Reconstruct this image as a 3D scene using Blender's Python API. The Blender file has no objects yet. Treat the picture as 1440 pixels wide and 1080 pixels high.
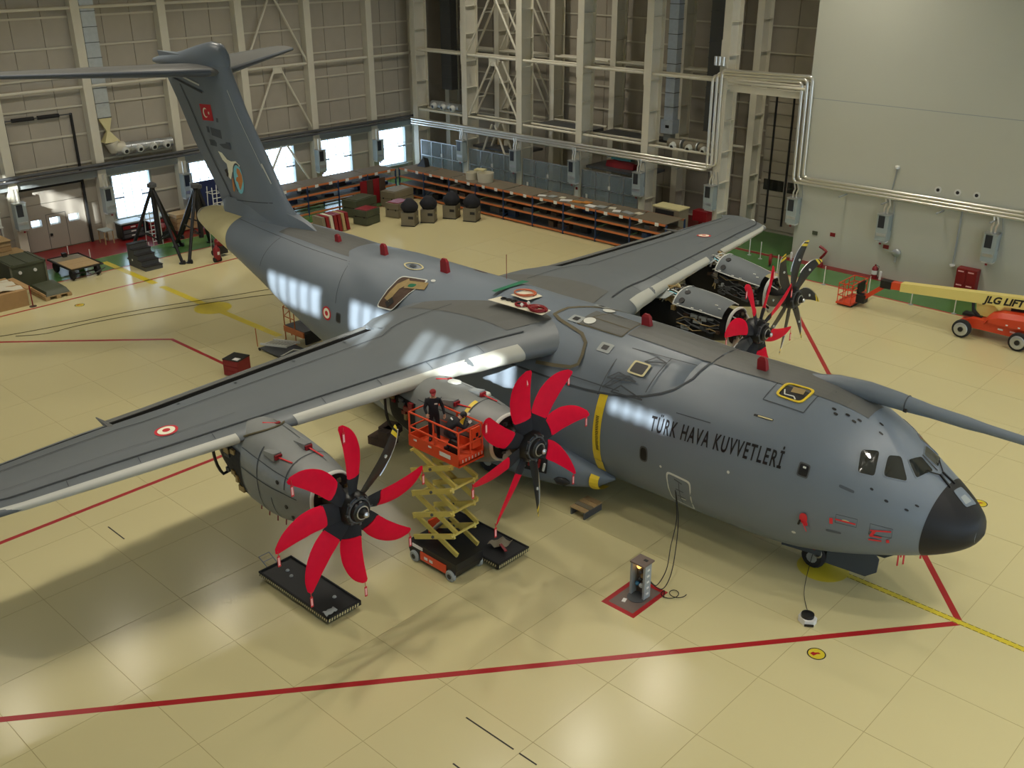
import bpy, math, random
import numpy as np
from mathutils import Vector, Matrix
random.seed(7)
SC = bpy.context.scene
COL = SC.collection
V = Vector
PI = math.pi

# ---------------------------------------------------------------- camera
def make_camera():
    yaw, pitch, roll = 2.32687475, 0.41720933, -0.00289034
    f = np.array([math.cos(yaw)*math.cos(pitch), math.sin(yaw)*math.cos(pitch), -math.sin(pitch)])
    r = np.array([math.sin(yaw), -math.cos(yaw), 0.0])
    u = np.cross(r, f)
    c, s = math.cos(roll), math.sin(roll)
    r, u = c*r+s*u, -s*r+c*u
    cam = bpy.data.cameras.new('camera')
    cam.sensor_width = 36.0
    cam.lens = 1423.2/1440*36
    cam.clip_end = 400
    o = bpy.data.objects.new('camera', cam)
    COL.objects.link(o)
    o.matrix_world = Matrix(((r[0], u[0], -f[0], 7.39), (r[1], u[1], -f[1], -28.03), (r[2], u[2], -f[2], 19.4), (0, 0, 0, 1)))
    SC.camera = o
make_camera()

# ---------------------------------------------------------------- world, sun, lamps, exposure
SC.view_settings.view_transform = 'Standard'
SC.view_settings.look = 'None'
SC.view_settings.gamma = 1.0
SC.view_settings.use_curve_mapping = False
SC.view_settings.exposure = -0.22
WORLD_STRENGTH = 6.5
SUN_STRENGTH = 24.0
LAMP_WATTS = 510.0
w = bpy.data.worlds.new('sky')
SC.world = w
w.use_nodes = True
bg = w.node_tree.nodes['Background']
bg.inputs[0].default_value = (0.66, 0.82, 1.0, 1)
bg.inputs[1].default_value = WORLD_STRENGTH
sl = bpy.data.lights.new('sun', 'SUN')
sl.energy = SUN_STRENGTH
sl.angle = math.radians(0.55)
sl.color = (1.0, 0.98, 0.93)
so = bpy.data.objects.new('sun', sl)
COL.objects.link(so)
so.rotation_euler = V((-0.59, 1.0, -0.50)).to_track_quat('-Z', 'Y').to_euler()
so.location = (40, -80, 60)

# ---------------------------------------------------------------- materials
MATS = {}
def mat(name, col, rough=0.55, metal=0.0, noise=0.0, nscale=3.0, spec=0.5, bump=0.0, emit=None, coat=0.0):
    if name in MATS: return MATS[name]
    m = bpy.data.materials.new(name)
    m.use_nodes = True
    nt = m.node_tree
    b = nt.nodes['Principled BSDF']
    b.inputs['Base Color'].default_value = (*col, 1)
    b.inputs['Roughness'].default_value = rough
    b.inputs['Metallic'].default_value = metal
    b.inputs['Specular IOR Level'].default_value = spec
    b.inputs['Coat Weight'].default_value = coat
    if emit:
        b.inputs['Emission Color'].default_value = (*emit[:3], 1)
        b.inputs['Emission Strength'].default_value = emit[3]
    if noise > 0 or bump > 0:
        tc = nt.nodes.new('ShaderNodeNewGeometry')
        nz = nt.nodes.new('ShaderNodeTexNoise')
        nz.inputs['Scale'].default_value = nscale
        nz.inputs['Detail'].default_value = 5
        nt.links.new(tc.outputs['Position'], nz.inputs['Vector'])
        if noise > 0:
            mx = nt.nodes.new('ShaderNodeMix')
            mx.data_type = 'RGBA'
            mx.inputs[6].default_value = (*[c*(1-noise) for c in col], 1)
            mx.inputs[7].default_value = (*[min(1, c*(1+noise)) for c in col], 1)
            nt.links.new(nz.outputs['Fac'], mx.inputs[0])
            nt.links.new(mx.outputs[2], b.inputs['Base Color'])
        if bump > 0:
            bp = nt.nodes.new('ShaderNodeBump')
            bp.inputs['Strength'].default_value = bump
            bp.inputs['Distance'].default_value = 0.02
            nt.links.new(nz.outputs['Fac'], bp.inputs['Height'])
            nt.links.new(bp.outputs[0], b.inputs['Normal'])
    MATS[name] = m
    return m

def glass_mat(name, tint=(0.95, 0.98, 1.0), gloss=0.10):
    m = bpy.data.materials.new(name)
    m.use_nodes = True
    nt = m.node_tree
    nt.nodes.clear()
    o = nt.nodes.new('ShaderNodeOutputMaterial')
    t = nt.nodes.new('ShaderNodeBsdfTransparent')
    t.inputs[0].default_value = (*tint, 1)
    g = nt.nodes.new('ShaderNodeBsdfGlossy')
    g.inputs['Roughness'].default_value = 0.05
    mx = nt.nodes.new('ShaderNodeMixShader')
    mx.inputs[0].default_value = gloss
    nt.links.new(t.outputs[0], mx.inputs[1])
    nt.links.new(g.outputs[0], mx.inputs[2])
    nt.links.new(mx.outputs[0], o.inputs[0])
    return m

def poly_mat():
    m = bpy.data.materials.new('cage_polycarbonate')
    m.use_nodes = True
    nt = m.node_tree
    b = nt.nodes['Principled BSDF']
    b.inputs['Base Color'].default_value = (.26, .33, .37, 1); b.inputs['Roughness'].default_value = .25
    t = nt.nodes.new('ShaderNodeBsdfTransparent'); mx = nt.nodes.new('ShaderNodeMixShader'); mx.inputs[0].default_value = .5
    nt.links.new(t.outputs[0], mx.inputs[1]); nt.links.new(b.outputs[0], mx.inputs[2])
    nt.links.new(mx.outputs[0], nt.nodes['Material Output'].inputs[0])
    return m
def floor_mat():
    m = mat('floor_epoxy', (0.60, 0.54, 0.295), 0.21, 0, 0.04, 0.12, 0.42)
    return m

M_FLOOR = floor_mat()
M_JOINT = mat('joint_filler', (0.40, 0.34, 0.16), 0.6)
M_REDS = mat('red_kerb_paint', (0.20, 0.012, 0.012), 0.35, 0, 0.1, 1.0)
M_NAVY = mat('gear_door_navy', (0.05, 0.068, 0.09), 0.5)
M_GREEN = mat('green_floor_paint', (0.075, 0.19, 0.055), 0.22, 0, 0.12, 0.6)
M_REDF = mat('red_floor_paint', (0.38, 0.012, 0.016), 0.35, 0, 0.08, 1.0)
M_YELF = mat('yellow_floor_paint', (0.62, 0.50, 0.03), 0.4, 0, 0.1, 1.5)
M_BLK = mat('black_paint', (0.008, 0.008, 0.009), 0.45)
M_BLKM = mat('black_matte', (0.012, 0.012, 0.013), 0.75)
M_RUB = mat('rubber', (0.015, 0.015, 0.016), 0.8)
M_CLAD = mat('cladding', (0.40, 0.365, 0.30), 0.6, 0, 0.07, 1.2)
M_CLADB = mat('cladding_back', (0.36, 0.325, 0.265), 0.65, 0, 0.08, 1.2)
M_STEEL = mat('cream_steel', (0.66, 0.63, 0.52), 0.5, 0, 0.06, 1.5)
M_GIRT = mat('girt_steel', (0.56, 0.53, 0.43), 0.5)
M_WHITE = mat('white_wall_paint', (0.50, 0.51, 0.43), 0.6, 0, 0.035, 0.25)
M_GREY = mat('aircraft_grey', (0.155, 0.188, 0.226), 0.36, 0, 0.06, 0.7, 0.45)
M_WING = mat('wing_grey', (0.118, 0.136, 0.148), 0.42, 0, 0.06, 0.7, 0.45)
M_DARK = mat('cove_shade_black', (0.004, 0.004, 0.004), 0.9, spec=0.1)
M_GREYT = mat('aircraft_grey_top', (0.112, 0.117, 0.112), 0.45, 0, 0.07, 0.8, 0.4)
M_NAC = mat('nacelle_grey', (0.20, 0.215, 0.215), 0.4, 0, 0.08, 1.4)
M_LE = mat('leading_edge_pale', (0.44, 0.45, 0.40), 0.4, 0, 0.05, 1.0)
M_RADOME = mat('radome_black', (0.014, 0.014, 0.015), 0.5, 0, 0.1, 1.0, 0.3)
M_LINE = mat('panel_line', (0.045, 0.055, 0.065), 0.6)
M_SEAL = mat('olive_sealant', (0.10, 0.085, 0.045), 0.7)
M_CREAM = mat('primer_cream', (0.62, 0.56, 0.30), 0.5, 0, 0.08, 1.5)
M_RED = mat('red_fabric', (0.70, 0.002, 0.032), 0.55, 0, 0.10, 4.0, 0.15, 0.25)
M_REDP = mat('red_cover', (0.24, 0.006, 0.012), 0.5, 0, 0.1, 3)
M_TAG = mat('red_streamer', (0.6, 0.02, 0.03), 0.6)
M_PINK = mat('streamer_print', (0.85, 0.45, 0.45), 0.6)
M_YEL = mat('yellow_paint', (0.75, 0.55, 0.03), 0.4)
M_BLADE = mat('blade_black', (0.016, 0.016, 0.017), 0.42)
M_HUB = mat('hub_black', (0.012, 0.013, 0.014), 0.35, 0.3)
M_METAL = mat('bare_metal', (0.55, 0.55, 0.55), 0.35, 0.9)
M_GALV = mat('galvanised', (0.52, 0.55, 0.57), 0.35, 0.75, 0.15, 4)
M_DUCT = mat('bright_duct', (0.55, 0.62, 0.70), 0.35, 0.35, 0.15, 4)
M_PIPE = mat('clad_pipe', (0.78, 0.77, 0.72), 0.28, 0.85)
M_ORANGE = mat('lift_orange', (0.72, 0.075, 0.02), 0.4, 0, 0.06, 2)
M_SCIS = mat('scissor_yellow', (0.60, 0.50, 0.12), 0.45, 0, 0.08, 3)
M_BOOM = mat('boom_cream', (0.80, 0.68, 0.22), 0.4, 0, 0.03, 2)
M_JRED = mat('machine_red', (0.66, 0.06, 0.018), 0.35, 0, 0.06, 2)
M_WHT = mat('white_plastic', (0.75, 0.75, 0.72), 0.5)
M_GRYP = mat('grey_paint', (0.30, 0.33, 0.33), 0.5, 0, 0.06, 2)
M_DGRY = mat('dark_grey_paint', (0.07, 0.075, 0.08), 0.5)
M_HEAT = mat('heater_grey', (0.36, 0.42, 0.42), 0.45)
M_SCREEN = mat('dark_grille', (0.02, 0.025, 0.035), 0.3)
M_BROWN = mat('cardboard', (0.40, 0.25, 0.11), 0.8, 0, 0.12, 3)
M_WOOD = mat('timber', (0.42, 0.29, 0.14), 0.7, 0, 0.2, 6)
M_DWOOD = mat('dark_timber', (0.07, 0.04, 0.025), 0.7, 0, 0.2, 4)
M_OLIVE = mat('olive_drab', (0.065, 0.075, 0.045), 0.55, 0, 0.12, 2)
M_KHAKI = mat('khaki_case', (0.20, 0.175, 0.12), 0.55, 0, 0.08, 2)
M_BLUE = mat('rack_blue', (0.015, 0.035, 0.09), 0.5)
M_RORG = mat('rack_orange', (0.55, 0.17, 0.05), 0.5)
M_DECK = mat('rack_deck', (0.15, 0.125, 0.085), 0.7, 0, 0.12, 2)
M_FERED = mat('fire_red', (0.22, 0.008, 0.012), 0.4)
M_CABLE = mat('cable_black', (0.02, 0.018, 0.015), 0.7)
M_TEAL = mat('teal_tarp', (0.02, 0.13, 0.15), 0.7)
M_GREENM = mat('green_mat', (0.01, 0.14, 0.07), 0.7)
M_TAN = mat('tan_metal', (0.33, 0.24, 0.10), 0.45, 0.3, 0.2, 6)
M_FOAM = mat('pale_foam', (0.60, 0.57, 0.45), 0.9)
M_CLOTH = mat('black_cloth', (0.010, 0.011, 0.016), 0.85)
M_SKIN = mat('skin', (0.50, 0.27, 0.18), 0.6)
M_CAP = mat('red_cap', (0.25, 0.015, 0.02), 0.8)
M_GLASSC = mat('cockpit_glass', (0.02, 0.022, 0.02), 0.06, 0, 0.5, 2.5, 0.9)
M_TRIM = mat('pale_trim', (0.62, 0.64, 0.60), 0.45)
M_CYAN = mat('emblem_blue', (0.22, 0.60, 0.72), 0.5)
M_EORG = mat('emblem_orange', (0.60, 0.24, 0.07), 0.5)
M_EWHT = mat('emblem_white', (0.85, 0.85, 0.68), 0.5)
M_FLAG = mat('flag_red', (0.52, 0.01, 0.025), 0.5)
M_LBLU = mat('lettering_dark', (0.07, 0.085, 0.105), 0.6)
M_GLOW = mat('work_lamp_glow', (1, 0.6, 0.2), 0.4, emit=(1.0, 0.5, 0.12, 3.0))
M_LAMP = mat('lamp_lens', (1, 1, 1), 0.4, emit=(1.0, 0.93, 0.80, 8.0))
M_PANE = glass_mat('window_glass')
M_POLY = poly_mat()

# ---------------------------------------------------------------- mesh helpers
LOC = {}
def wl(o):
    return LOC.get(o.name, V((0, 0, 0)))
class MB:
    def __init__(s): s.v = []; s.f = []
    def add(s, vs, fs):
        n = len(s.v)
        s.v.extend([tuple(float(c) for c in p) for p in vs])
        s.f.extend([tuple(i+n for i in f) for f in fs])
        return s
    def obox(s, c, ax, ay, az):
        c, ax, ay, az = V(c), V(ax), V(ay), V(az)
        vs = [c+ax*i+ay*j+az*k for k in (-1, 1) for j in (-1, 1) for i in (-1, 1)]
        return s.add(vs, [(0, 2, 3, 1), (4, 5, 7, 6), (0, 1, 5, 4), (2, 6, 7, 3), (0, 4, 6, 2), (1, 3, 7, 5)])
    def box(s, c, size, rz=0.0):
        cs, sn = math.cos(rz), math.sin(rz)
        return s.obox(c, V((cs, sn, 0))*size[0]/2, V((-sn, cs, 0))*size[1]/2, V((0, 0, size[2]/2)))
    def span(s, a, b):
        return s.box([(a[i]+b[i])/2 for i in range(3)], [abs(b[i]-a[i]) for i in range(3)])
    def bar(s, p, q, w, h=None, up=(0, 0, 1)):
        p, q = V(p), V(q); d = q-p; L = d.length; d.normalize()
        sd = d.cross(V(up))
        if sd.length < 1e-4: sd = d.cross(V((1, 0, 0)))
        sd.normalize(); u = sd.cross(d)
        return s.obox((p+q)/2, d*L/2, sd*w/2, u*(h or w)/2)
    def cyl(s, p, q, r0, r1=None, n=12, caps=True):
        r1 = r0 if r1 is None else r1
        p, q = V(p), V(q); d = (q-p).normalized()
        a = d.orthogonal().normalized(); b = d.cross(a)
        vs = []
        for c, r in ((p, r0), (q, r1)):
            for i in range(n):
                t = 2*PI*i/n
                vs.append(c+(a*math.cos(t)+b*math.sin(t))*r)
        fs = [(i, (i+1) % n, n+(i+1) % n, n+i) for i in range(n)]
        if caps: fs += [tuple(range(n-1, -1, -1)), tuple(range(n, 2*n))]
        return s.add(vs, fs)
    def tube(s, pts, r, n=8):
        pts = [V(p) for p in pts]
        rings = []
        a = None
        for i, p in enumerate(pts):
            d = (pts[min(i+1, len(pts)-1)]-pts[max(i-1, 0)]).normalized()
            if a is None: a = d.orthogonal().normalized()
            a = (a-d*a.dot(d)).normalized()
            b = d.cross(a)
            rr = r[i] if isinstance(r, (list, tuple)) else r
            rings.append([p+(a*math.cos(2*PI*k/n)+b*math.sin(2*PI*k/n))*rr for k in range(n)])
        return s.loft(rings)
    def loft(s, rings, caps=True, closed=True):
        n = len(rings[0]); vs = [p for r in rings for p in r]; fs = []
        for i in range(len(rings)-1):
            for k in range(n if closed else n-1):
                k2 = (k+1) % n
                fs.append((i*n+k, i*n+k2, (i+1)*n+k2, (i+1)*n+k))
        if caps and closed:
            fs += [tuple(range(n-1, -1, -1)), tuple((len(rings)-1)*n+k for k in range(n))]
        return s.add(vs, fs)
    def lathe(s, prof, o, axis=(0, 0, 1), n=16):
        o, d = V(o), V(axis).normalized()
        a = d.orthogonal().normalized(); b = d.cross(a)
        rings = [[o+d*h+(a*math.cos(2*PI*k/n)+b*math.sin(2*PI*k/n))*max(r, 1e-4) for k in range(n)] for r, h in prof]
        return s.loft(rings)
    def torus(s, o, axis, R, r, n=20, m=6):
        o, d = V(o), V(axis).normalized()
        a = d.orthogonal().normalized(); b = d.cross(a)
        pts = []
        rings = []
        for k in range(n+1):
            e = a*math.cos(2*PI*k/n)+b*math.sin(2*PI*k/n)
            rings.append([o+e*(R+r*math.cos(2*PI*j/m))+d*r*math.sin(2*PI*j/m) for j in range(m)])
        return s.loft(rings, caps=False)
    def poly(s, pts): return s.add(pts, [tuple(range(len(pts)))])
    def prism(s, pts, vec):
        n = len(pts); vec = V(vec)
        vs = [V(p) for p in pts]+[V(p)+vec for p in pts]
        fs = [tuple(range(n-1, -1, -1)), tuple(range(n, 2*n))]
        fs += [(i, (i+1) % n, n+(i+1) % n, n+i) for i in range(n)]
        return s.add(vs, fs)
    def grid(s, P):
        nu, nv = len(P), len(P[0])
        return s.add([p for r in P for p in r], [(i*nv+j, (i+1)*nv+j, (i+1)*nv+j+1, i*nv+j+1) for i in range(nu-1) for j in range(nv-1)])
    def build(s, name, m, parent=None, smooth=None, fix=True, loc=None):
        if parent is not None and parent.parent is not None and parent.parent.parent is not None: parent = parent.parent   # never deeper than sub-parts
        me = bpy.data.meshes.new(name)
        base = wl(parent) if parent else V((0, 0, 0))
        if loc is not None: off = V(loc)
        else: off = base
        me.from_pydata([(p[0]-off[0], p[1]-off[1], p[2]-off[2]) for p in s.v], [], s.f)
        me.update()
        if fix:
            import bmesh
            bm = bmesh.new(); bm.from_mesh(me)
            bmesh.ops.recalc_face_normals(bm, faces=bm.faces[:])
            bm.to_mesh(me); bm.free()
        me.materials.append(m)
        if smooth is not None:
            me.polygons.foreach_set('use_smooth', [True]*len(me.polygons))
            me.set_sharp_from_angle(angle=math.radians(smooth))
        o = bpy.data.objects.new(name, me)
        COL.objects.link(o)
        if parent:
            o.parent = parent
            o.location = off-base
        else:
            o.location = off
        LOC[o.name] = V(off)
        return o

def tag(o, label, cat, group=None, kind=None):
    o['label'] = label; o['category'] = cat
    if group: o['group'] = group
    if kind: o['kind'] = kind
    return o
def thing(name, loc, label, cat, group=None, rz=0.0):
    o = bpy.data.objects.new(name, None)
    COL.objects.link(o)
    o.location = loc
    o.rotation_euler = (0, 0, rz)
    o.empty_display_size = 0.2
    LOC[o.name] = V(loc)
    return tag(o, label, cat, group)
def struct(o):
    o['kind'] = 'structure'
    return o
def copy_tree(o, parent=None):
    c = o.copy(); COL.objects.link(c)
    LOC[c.name] = wl(o)
    if parent is not None: c.parent = parent
    for ch in list(o.children): copy_tree(ch, c)
    return c
def place(o, loc, rz=0.0, label=None, sc=None, group=None):
    o.location = loc; o.rotation_euler = (0, 0, rz)
    if sc: o.scale = sc
    if label: o['label'] = label
    if group: o['group'] = group
    LOC[o.name] = V(loc)
    return o
def piece(src, name, loc, parent, sc=None, rz=0):
    c = bpy.data.objects.new(name, src.data)
    COL.objects.link(c); c.parent = parent
    c.location = V(loc)-wl(parent)
    if sc: c.scale = sc
    if rz: c.rotation_euler = (0, 0, rz)
    return c
UNIT = MB().box((0, 0, 0), (1, 1, 1))
def unit_mesh(m, bev=0.0):
    me = bpy.data.meshes.new('unit_'+m.name)
    me.from_pydata(UNIT.v, [], UNIT.f); me.update(); me.materials.append(m)
    return me
UM = {}
def ubox(name, m, a, b, parent, rz=0):
    """one box-shaped piece sharing unit mesh data, spanning corners a..b"""
    if m.name not in UM: UM[m.name] = unit_mesh(m)
    o = bpy.data.objects.new(name, UM[m.name])
    COL.objects.link(o); o.parent = parent
    o.location = V([(a[i]+b[i])/2 for i in range(3)])-wl(parent)
    o.scale = [max(abs(b[i]-a[i]), 1e-3) for i in range(3)]
    return o
def text_mesh(s, size, name, m, parent, mapper, bold=0.0, shear=0.0, space=1.0):
    cu = bpy.data.curves.new('txt', 'FONT')
    cu.body = s; cu.size = size; cu.resolution_u = 4; cu.offset = bold; cu.shear = shear
    cu.space_character = space
    to = bpy.data.objects.new('txt', cu); COL.objects.link(to)
    dg = bpy.context.evaluated_depsgraph_get(); dg.update()
    me = to.evaluated_get(dg).to_mesh()
    vs = [tuple(v.co) for v in me.vertices]; fs = [tuple(p.vertices) for p in me.polygons]
    to.to_mesh_clear()
    bpy.data.objects.remove(to); bpy.data.curves.remove(cu)
    x1 = max(v[0] for v in vs)
    mb = MB(); mb.add([mapper(v[0], v[1], x1) for v in vs], fs)
    return mb.build(name, m, parent, fix=False)
# ================================================================ SETTING
XA, YB, YF, XR, ZC = -61.0, 36.0, -36.0, 26.0, 24.0
YW = 31.2            # face of the white wall
floor = struct(MB().span((XA-0.5, YF-0.5, -0.4), (XR+0.5, YB+0.5, -0.006)).build('floor', M_JOINT))
GX = [9.3, 6.2, 3.05, -0.13, -3.32, -6.3, -9.6, -12.68, -15.68, -18.8, -21.95, -25.05, -28.2, -31.3, -34.4, -37.5, -40.7]
GY = [-25.0, -21.9, -18.8, -15.78, -12.75, -9.57, -6.45, -3.4, -0.02, 2.65, 5.75, 8.97, 12.05, 15.2, 18.3, 21.4, 24.5, 27.2]
for i in range(len(GX)-1):
    for j in range(len(GY)-1):
        g = 0.009
        ubox('floor_slab', M_FLOOR, (GX[i+1]+g, GY[j]+g, -0.03), (GX[i]-g, GY[j+1]-g, 0.0), floor)
for a, b in (((XA, YF, 0), (GX[-1]-.01, YB, 0)), ((GX[-1]+.01, YF, 0), (XR, GY[0]-.01, 0)), ((GX[0]+.01, GY[0], 0), (XR, YB, 0)), ((GX[-1]+.01, GY[-1]+.01, 0), (GX[0]-.01, YB, 0))):
    ubox('floor_slab', M_FLOOR, (a[0], a[1], -0.03), (b[0], b[1], 0.0), floor)
def stripe(name, m, pts, wd, z=0.003):
    """painted line on the floor, mitred along a polyline"""
    P = [V((p[0], p[1], 0)) for p in pts]
    L, R = [], []
    for i, p in enumerate(P):
        d0 = (p-P[i-1]).normalized() if i else (P[1]-p).normalized()
        d1 = (P[i+1]-p).normalized() if i < len(P)-1 else d0
        n0 = V((-d0.y, d0.x, 0)); n1 = V((-d1.y, d1.x, 0))
        n = (n0+n1).normalized(); k = wd/2/max(.3, n.dot(n0))
        L.append((p+n*k)+V((0, 0, z))); R.append((p-n*k)+V((0, 0, z)))
    mb = MB()
    for i in range(len(P)-1): mb.prism([L[i], R[i], R[i+1], L[i+1]], (0, 0, -0.003))
    return mb.build(name, m, floor)
def area(name, m, pts, z=0.002):
    return MB().prism([(p[0], p[1], z) for p in pts], (0, 0, -0.0025)).build(name, m, floor)
def disc_mark(name, m, c, r, z, n=28, ry=None):
    ry = ry or r
    return MB().prism([(c[0]+r*math.cos(2*PI*k/n), c[1]+ry*math.sin(2*PI*k/n), z) for k in range(n)], (0, 0, -0.002)).build(name, m, floor)
# red clearance outline around the aircraft
stripe('red_line', M_REDF, [(-23.5, -29.7), (-0.1, -0.05)], 0.21, 0.0035)
stripe('red_line', M_REDF, [(-0.1, 0.0), (-17.8, 22.0)], 0.21, 0.0035)
stripe('red_line', M_REDF, [(-26.35, -27.0), (-26.35, -8.5)], 0.2)
stripe('red_line', M_REDF, [(-52.0, -16.6), (-39.75, -4.15), (-33.2, -4.1), (-33.2, -4.1+.01)], 0.2)
stripe('red_line', M_REDF, [(-49.93, -20.0), (-49.93, 6.3), (-49.93, 14.0)], 0.16)
# yellow centre line with dark edge ticks
stripe('yellow_line', M_YELF, [(-55.6, 0.0), (-49.0, 0.0)], 0.42)
stripe('yellow_line', M_YELF, [(-48.2, 0.0), (-36.0, 0.0)], 0.42)
stripe('yellow_line', M_YELF, [(-4.3, 0.0), (9.0, 0.0)], 0.25, 0.004)
disc_mark('yellow_disc', M_YELF, (-42.5, 0.0), 1.05, 0.0045)
disc_mark('yellow_disc', M_YELF, (-4.6, -0.15), 0.85, 0.0052)
mb = MB()
for k in range(60):
    x = -4.0+k*0.21
    for s in (-1, 1): mb.box((x, s*0.105, 0.0046), (0.15, 0.022, 0.001))
mb.build('line_dash', M_BLKM, floor)['kind'] = 'stuff'
for c in ((-2.6, -4.38), (-2.35, 7.7), (-48.57, -4.97), (-21.5, 12.2)):
    disc_mark('black_ring', M_BLKM, c, 0.275, 0.003)
    disc_mark('yellow_spot', M_YELF, c, 0.24, 0.004)
    MB().prism([(c[0]-.15, c[1]-.1, .005), (c[0]-.02, c[1]-.14, .005), (c[0]+.02, c[1]+.0, .005), (c[0]+.1, c[1]+.08, .005), (c[0]+.02, c[1]+.1, .005), (c[0]-.06, c[1]+.02, .005), (c[0]-.12, c[1]+.02, .005)], (0, 0, -.001)).build('red_symbol', M_REDF, floor)
# dark drain slots near the viewer
for a, b in (((-8.25, -13.3), (-6.5, -13.28)), ((-6.3, -13.28), (-5.7, -13.27)), ((-7.3, -14.7), (-6.0, -14.7)), ((-24.6, -15.3), (-23.4, -15.3))):
    stripe('drain_slot', M_CABLE, [a, b], 0.045, 0.003)
# walkways: green band with red borders along left and back walls
area('green_walkway', M_GREEN, [(-56.6, -36), (-53.7, -36), (-53.7, 27.7), (-56.6, 31)])
area('green_walkway', M_GREEN, [(-56.6, 27.75), (10, 27.75), (10, 30.45), (-56.6, 30.45)])
area('green_walkway', M_GREEN, [(-29.5, 30.9), (-23.7, 30.9), (-23.7, 35.95), (-29.5, 35.95)], 0.0015)
stripe('red_line', M_REDF, [(-53.62, -36), (-53.62, 27.6)], 0.12)
stripe('red_line', M_REDF, [(-53.62, 27.65), (10, 27.65)], 0.16)
area('red_strip', M_REDS, [(-60.9, -36), (-56.65, -36), (-56.65, 9.5), (-60.9, 9.5)], 0.0025)
area('green_walkway', M_GREEN, [(-60.9, 9.5), (-56.65, 9.5), (-56.65, 30.5), (-60.9, 35)], 0.0022)
area('red_strip', M_REDS, [(-25.2, 30.45), (10, 30.45), (10, 31.2), (-23.4, 31.2), (-24.4, 30.85), (-25.2, 30.85)], 0.004)
area('red_strip', M_REDS, [(-56.6, 30.47), (-25.2, 30.47), (-25.2, 30.85), (-56.6, 30.85)], 0.004)
area('red_strip', M_REDS, [(-35, 30.9), (-29.6, 30.9), (-29.6, 35.95), (-35, 35.95)], 0.0025)

# ---------------------------------------------------------------- walls
def holed(name, m, axis, pos, th, rng, holes):
    """wall slab on plane axis=pos, spanning rng=(a0,a1,z0,z1), with rectangular openings"""
    us = sorted({rng[0], rng[1], *[h[0] for h in holes], *[h[1] for h in holes]})
    zs = sorted({rng[2], rng[3], *[h[2] for h in holes], *[h[3] for h in holes]})
    mb = MB()
    for i in range(len(us)-1):
        for k in range(len(zs)-1):
            uc, zc = (us[i]+us[i+1])/2, (zs[k]+zs[k+1])/2
            if any(h[0] < uc < h[1] and h[2] < zc < h[3] for h in holes): continue
            if axis == 'x': mb.span((pos, us[i], zs[k]), (pos+th, us[i+1], zs[k+1]))
            else: mb.span((us[i], pos, zs[k]), (us[i+1], pos+th, zs[k+1]))
    return struct(mb.build(name, m))
COLS = [-33, -27, -21, -15, -9, -3, 3, 9, 15, 21, 27, 31.9]
WINS = [(3.85, 6.75), (9.85, 13.0), (15.9, 19.2), (21.7, 24.95), (27.55, 30.9)]
DWIN = [(-2.08, -1.38), (-0.83, -0.13), (0.47, 1.2)]
holesA = [(a, b, 1.12, 4.25) for a, b in WINS]+[(a, b, 1.68, 2.12) for a, b in DWIN]
wallA = holed('wall_left', M_CLAD, 'x', XA, -0.3, (YF, YB, 0, ZC), holesA)
ROWS = [0.0, 1.12, 2.7, 4.28, 5.45, 7.3, 9.15, 11.0, 12.85, 14.7, 16.5]
for i in range(5, len(COLS)-1):
    c0, c1 = COLS[i], COLS[i+1]
    for k in range(len(ROWS)-1):
        z0, z1 = ROWS[k], ROWS[k+1]
        low = z1 <= 4.3
        cuts = [c0, c0+2, c0+4, c1] if c1-c0 > 5.5 else [c0, c0+1.7, c0+3.4, c1]
        if low and i > 5: 
            wa, wb = WINS[i-6]
            segs = [(c0, wa-.08), (wb+.08, c1)] if k else [(c0, c0+2), (c0+2, c0+4), (c0+4, c1)]
        elif low: segs = [(1.75, 3.0)]
        else: segs = [(cuts[j], cuts[j+1]) for j in range(3)]
        for a, b in segs:
            if b-a > .15: ubox('wall_panel', M_CLAD, (XA, a+.02, z0+.02), (XA+.07, b-.02, z1-.02), wallA)
        if k: 
            if not low or i > 5:
                for a, b in (segs if low else [(c0, c1)]):
                    ubox('girt', M_GIRT, (XA+.07, a, z0-.06), (XA+.17, b, z0+.06), wallA)
for k in range(len(ROWS)-1):
    ubox('wall_panel', M_CLAD, (XA, -9, ROWS[k]+.02), (XA+.07, -3.05, ROWS[k+1]-.02), wallA)
for y in COLS:
    ubox('steel_column', M_STEEL, (XA+.1, y-.29, 0), (XA+.75, y+.29, 18), wallA)
    ubox('base_plate', M_STEEL, (XA+.05, y-.4, 0), (XA+.85, y+.4, .12), wallA)
for z in (10.35, 15.25):
    for i in range(4, len(COLS)-1):
        MB().cyl((XA+.55, COLS[i]+.28, z), (XA+.55, COLS[i+1]-.28, z), .1, n=8).build('strut', M_STEEL, wallA, 40)
for z0, z1, n in ((5.4, 10.2, 0), (10.5, 15.2, 0), (0.3, 4.4, 0)):
    for s in (-1, 1):
        MB().cyl((XA+.55, 18+s*2.8, z0), (XA+.55, 18+s*.25, z1), .085, n=8).build('brace', M_STEEL, wallA, 40)
ubox('gusset', M_STEEL, (XA+.5, 17.6, 9.85), (XA+.6, 18.4, 10.35), wallA)
ubox('rail_beam', M_GRYP, (XA+.15, -36, 4.42), (XA+.62, 31.6, 4.95), wallA)
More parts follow.
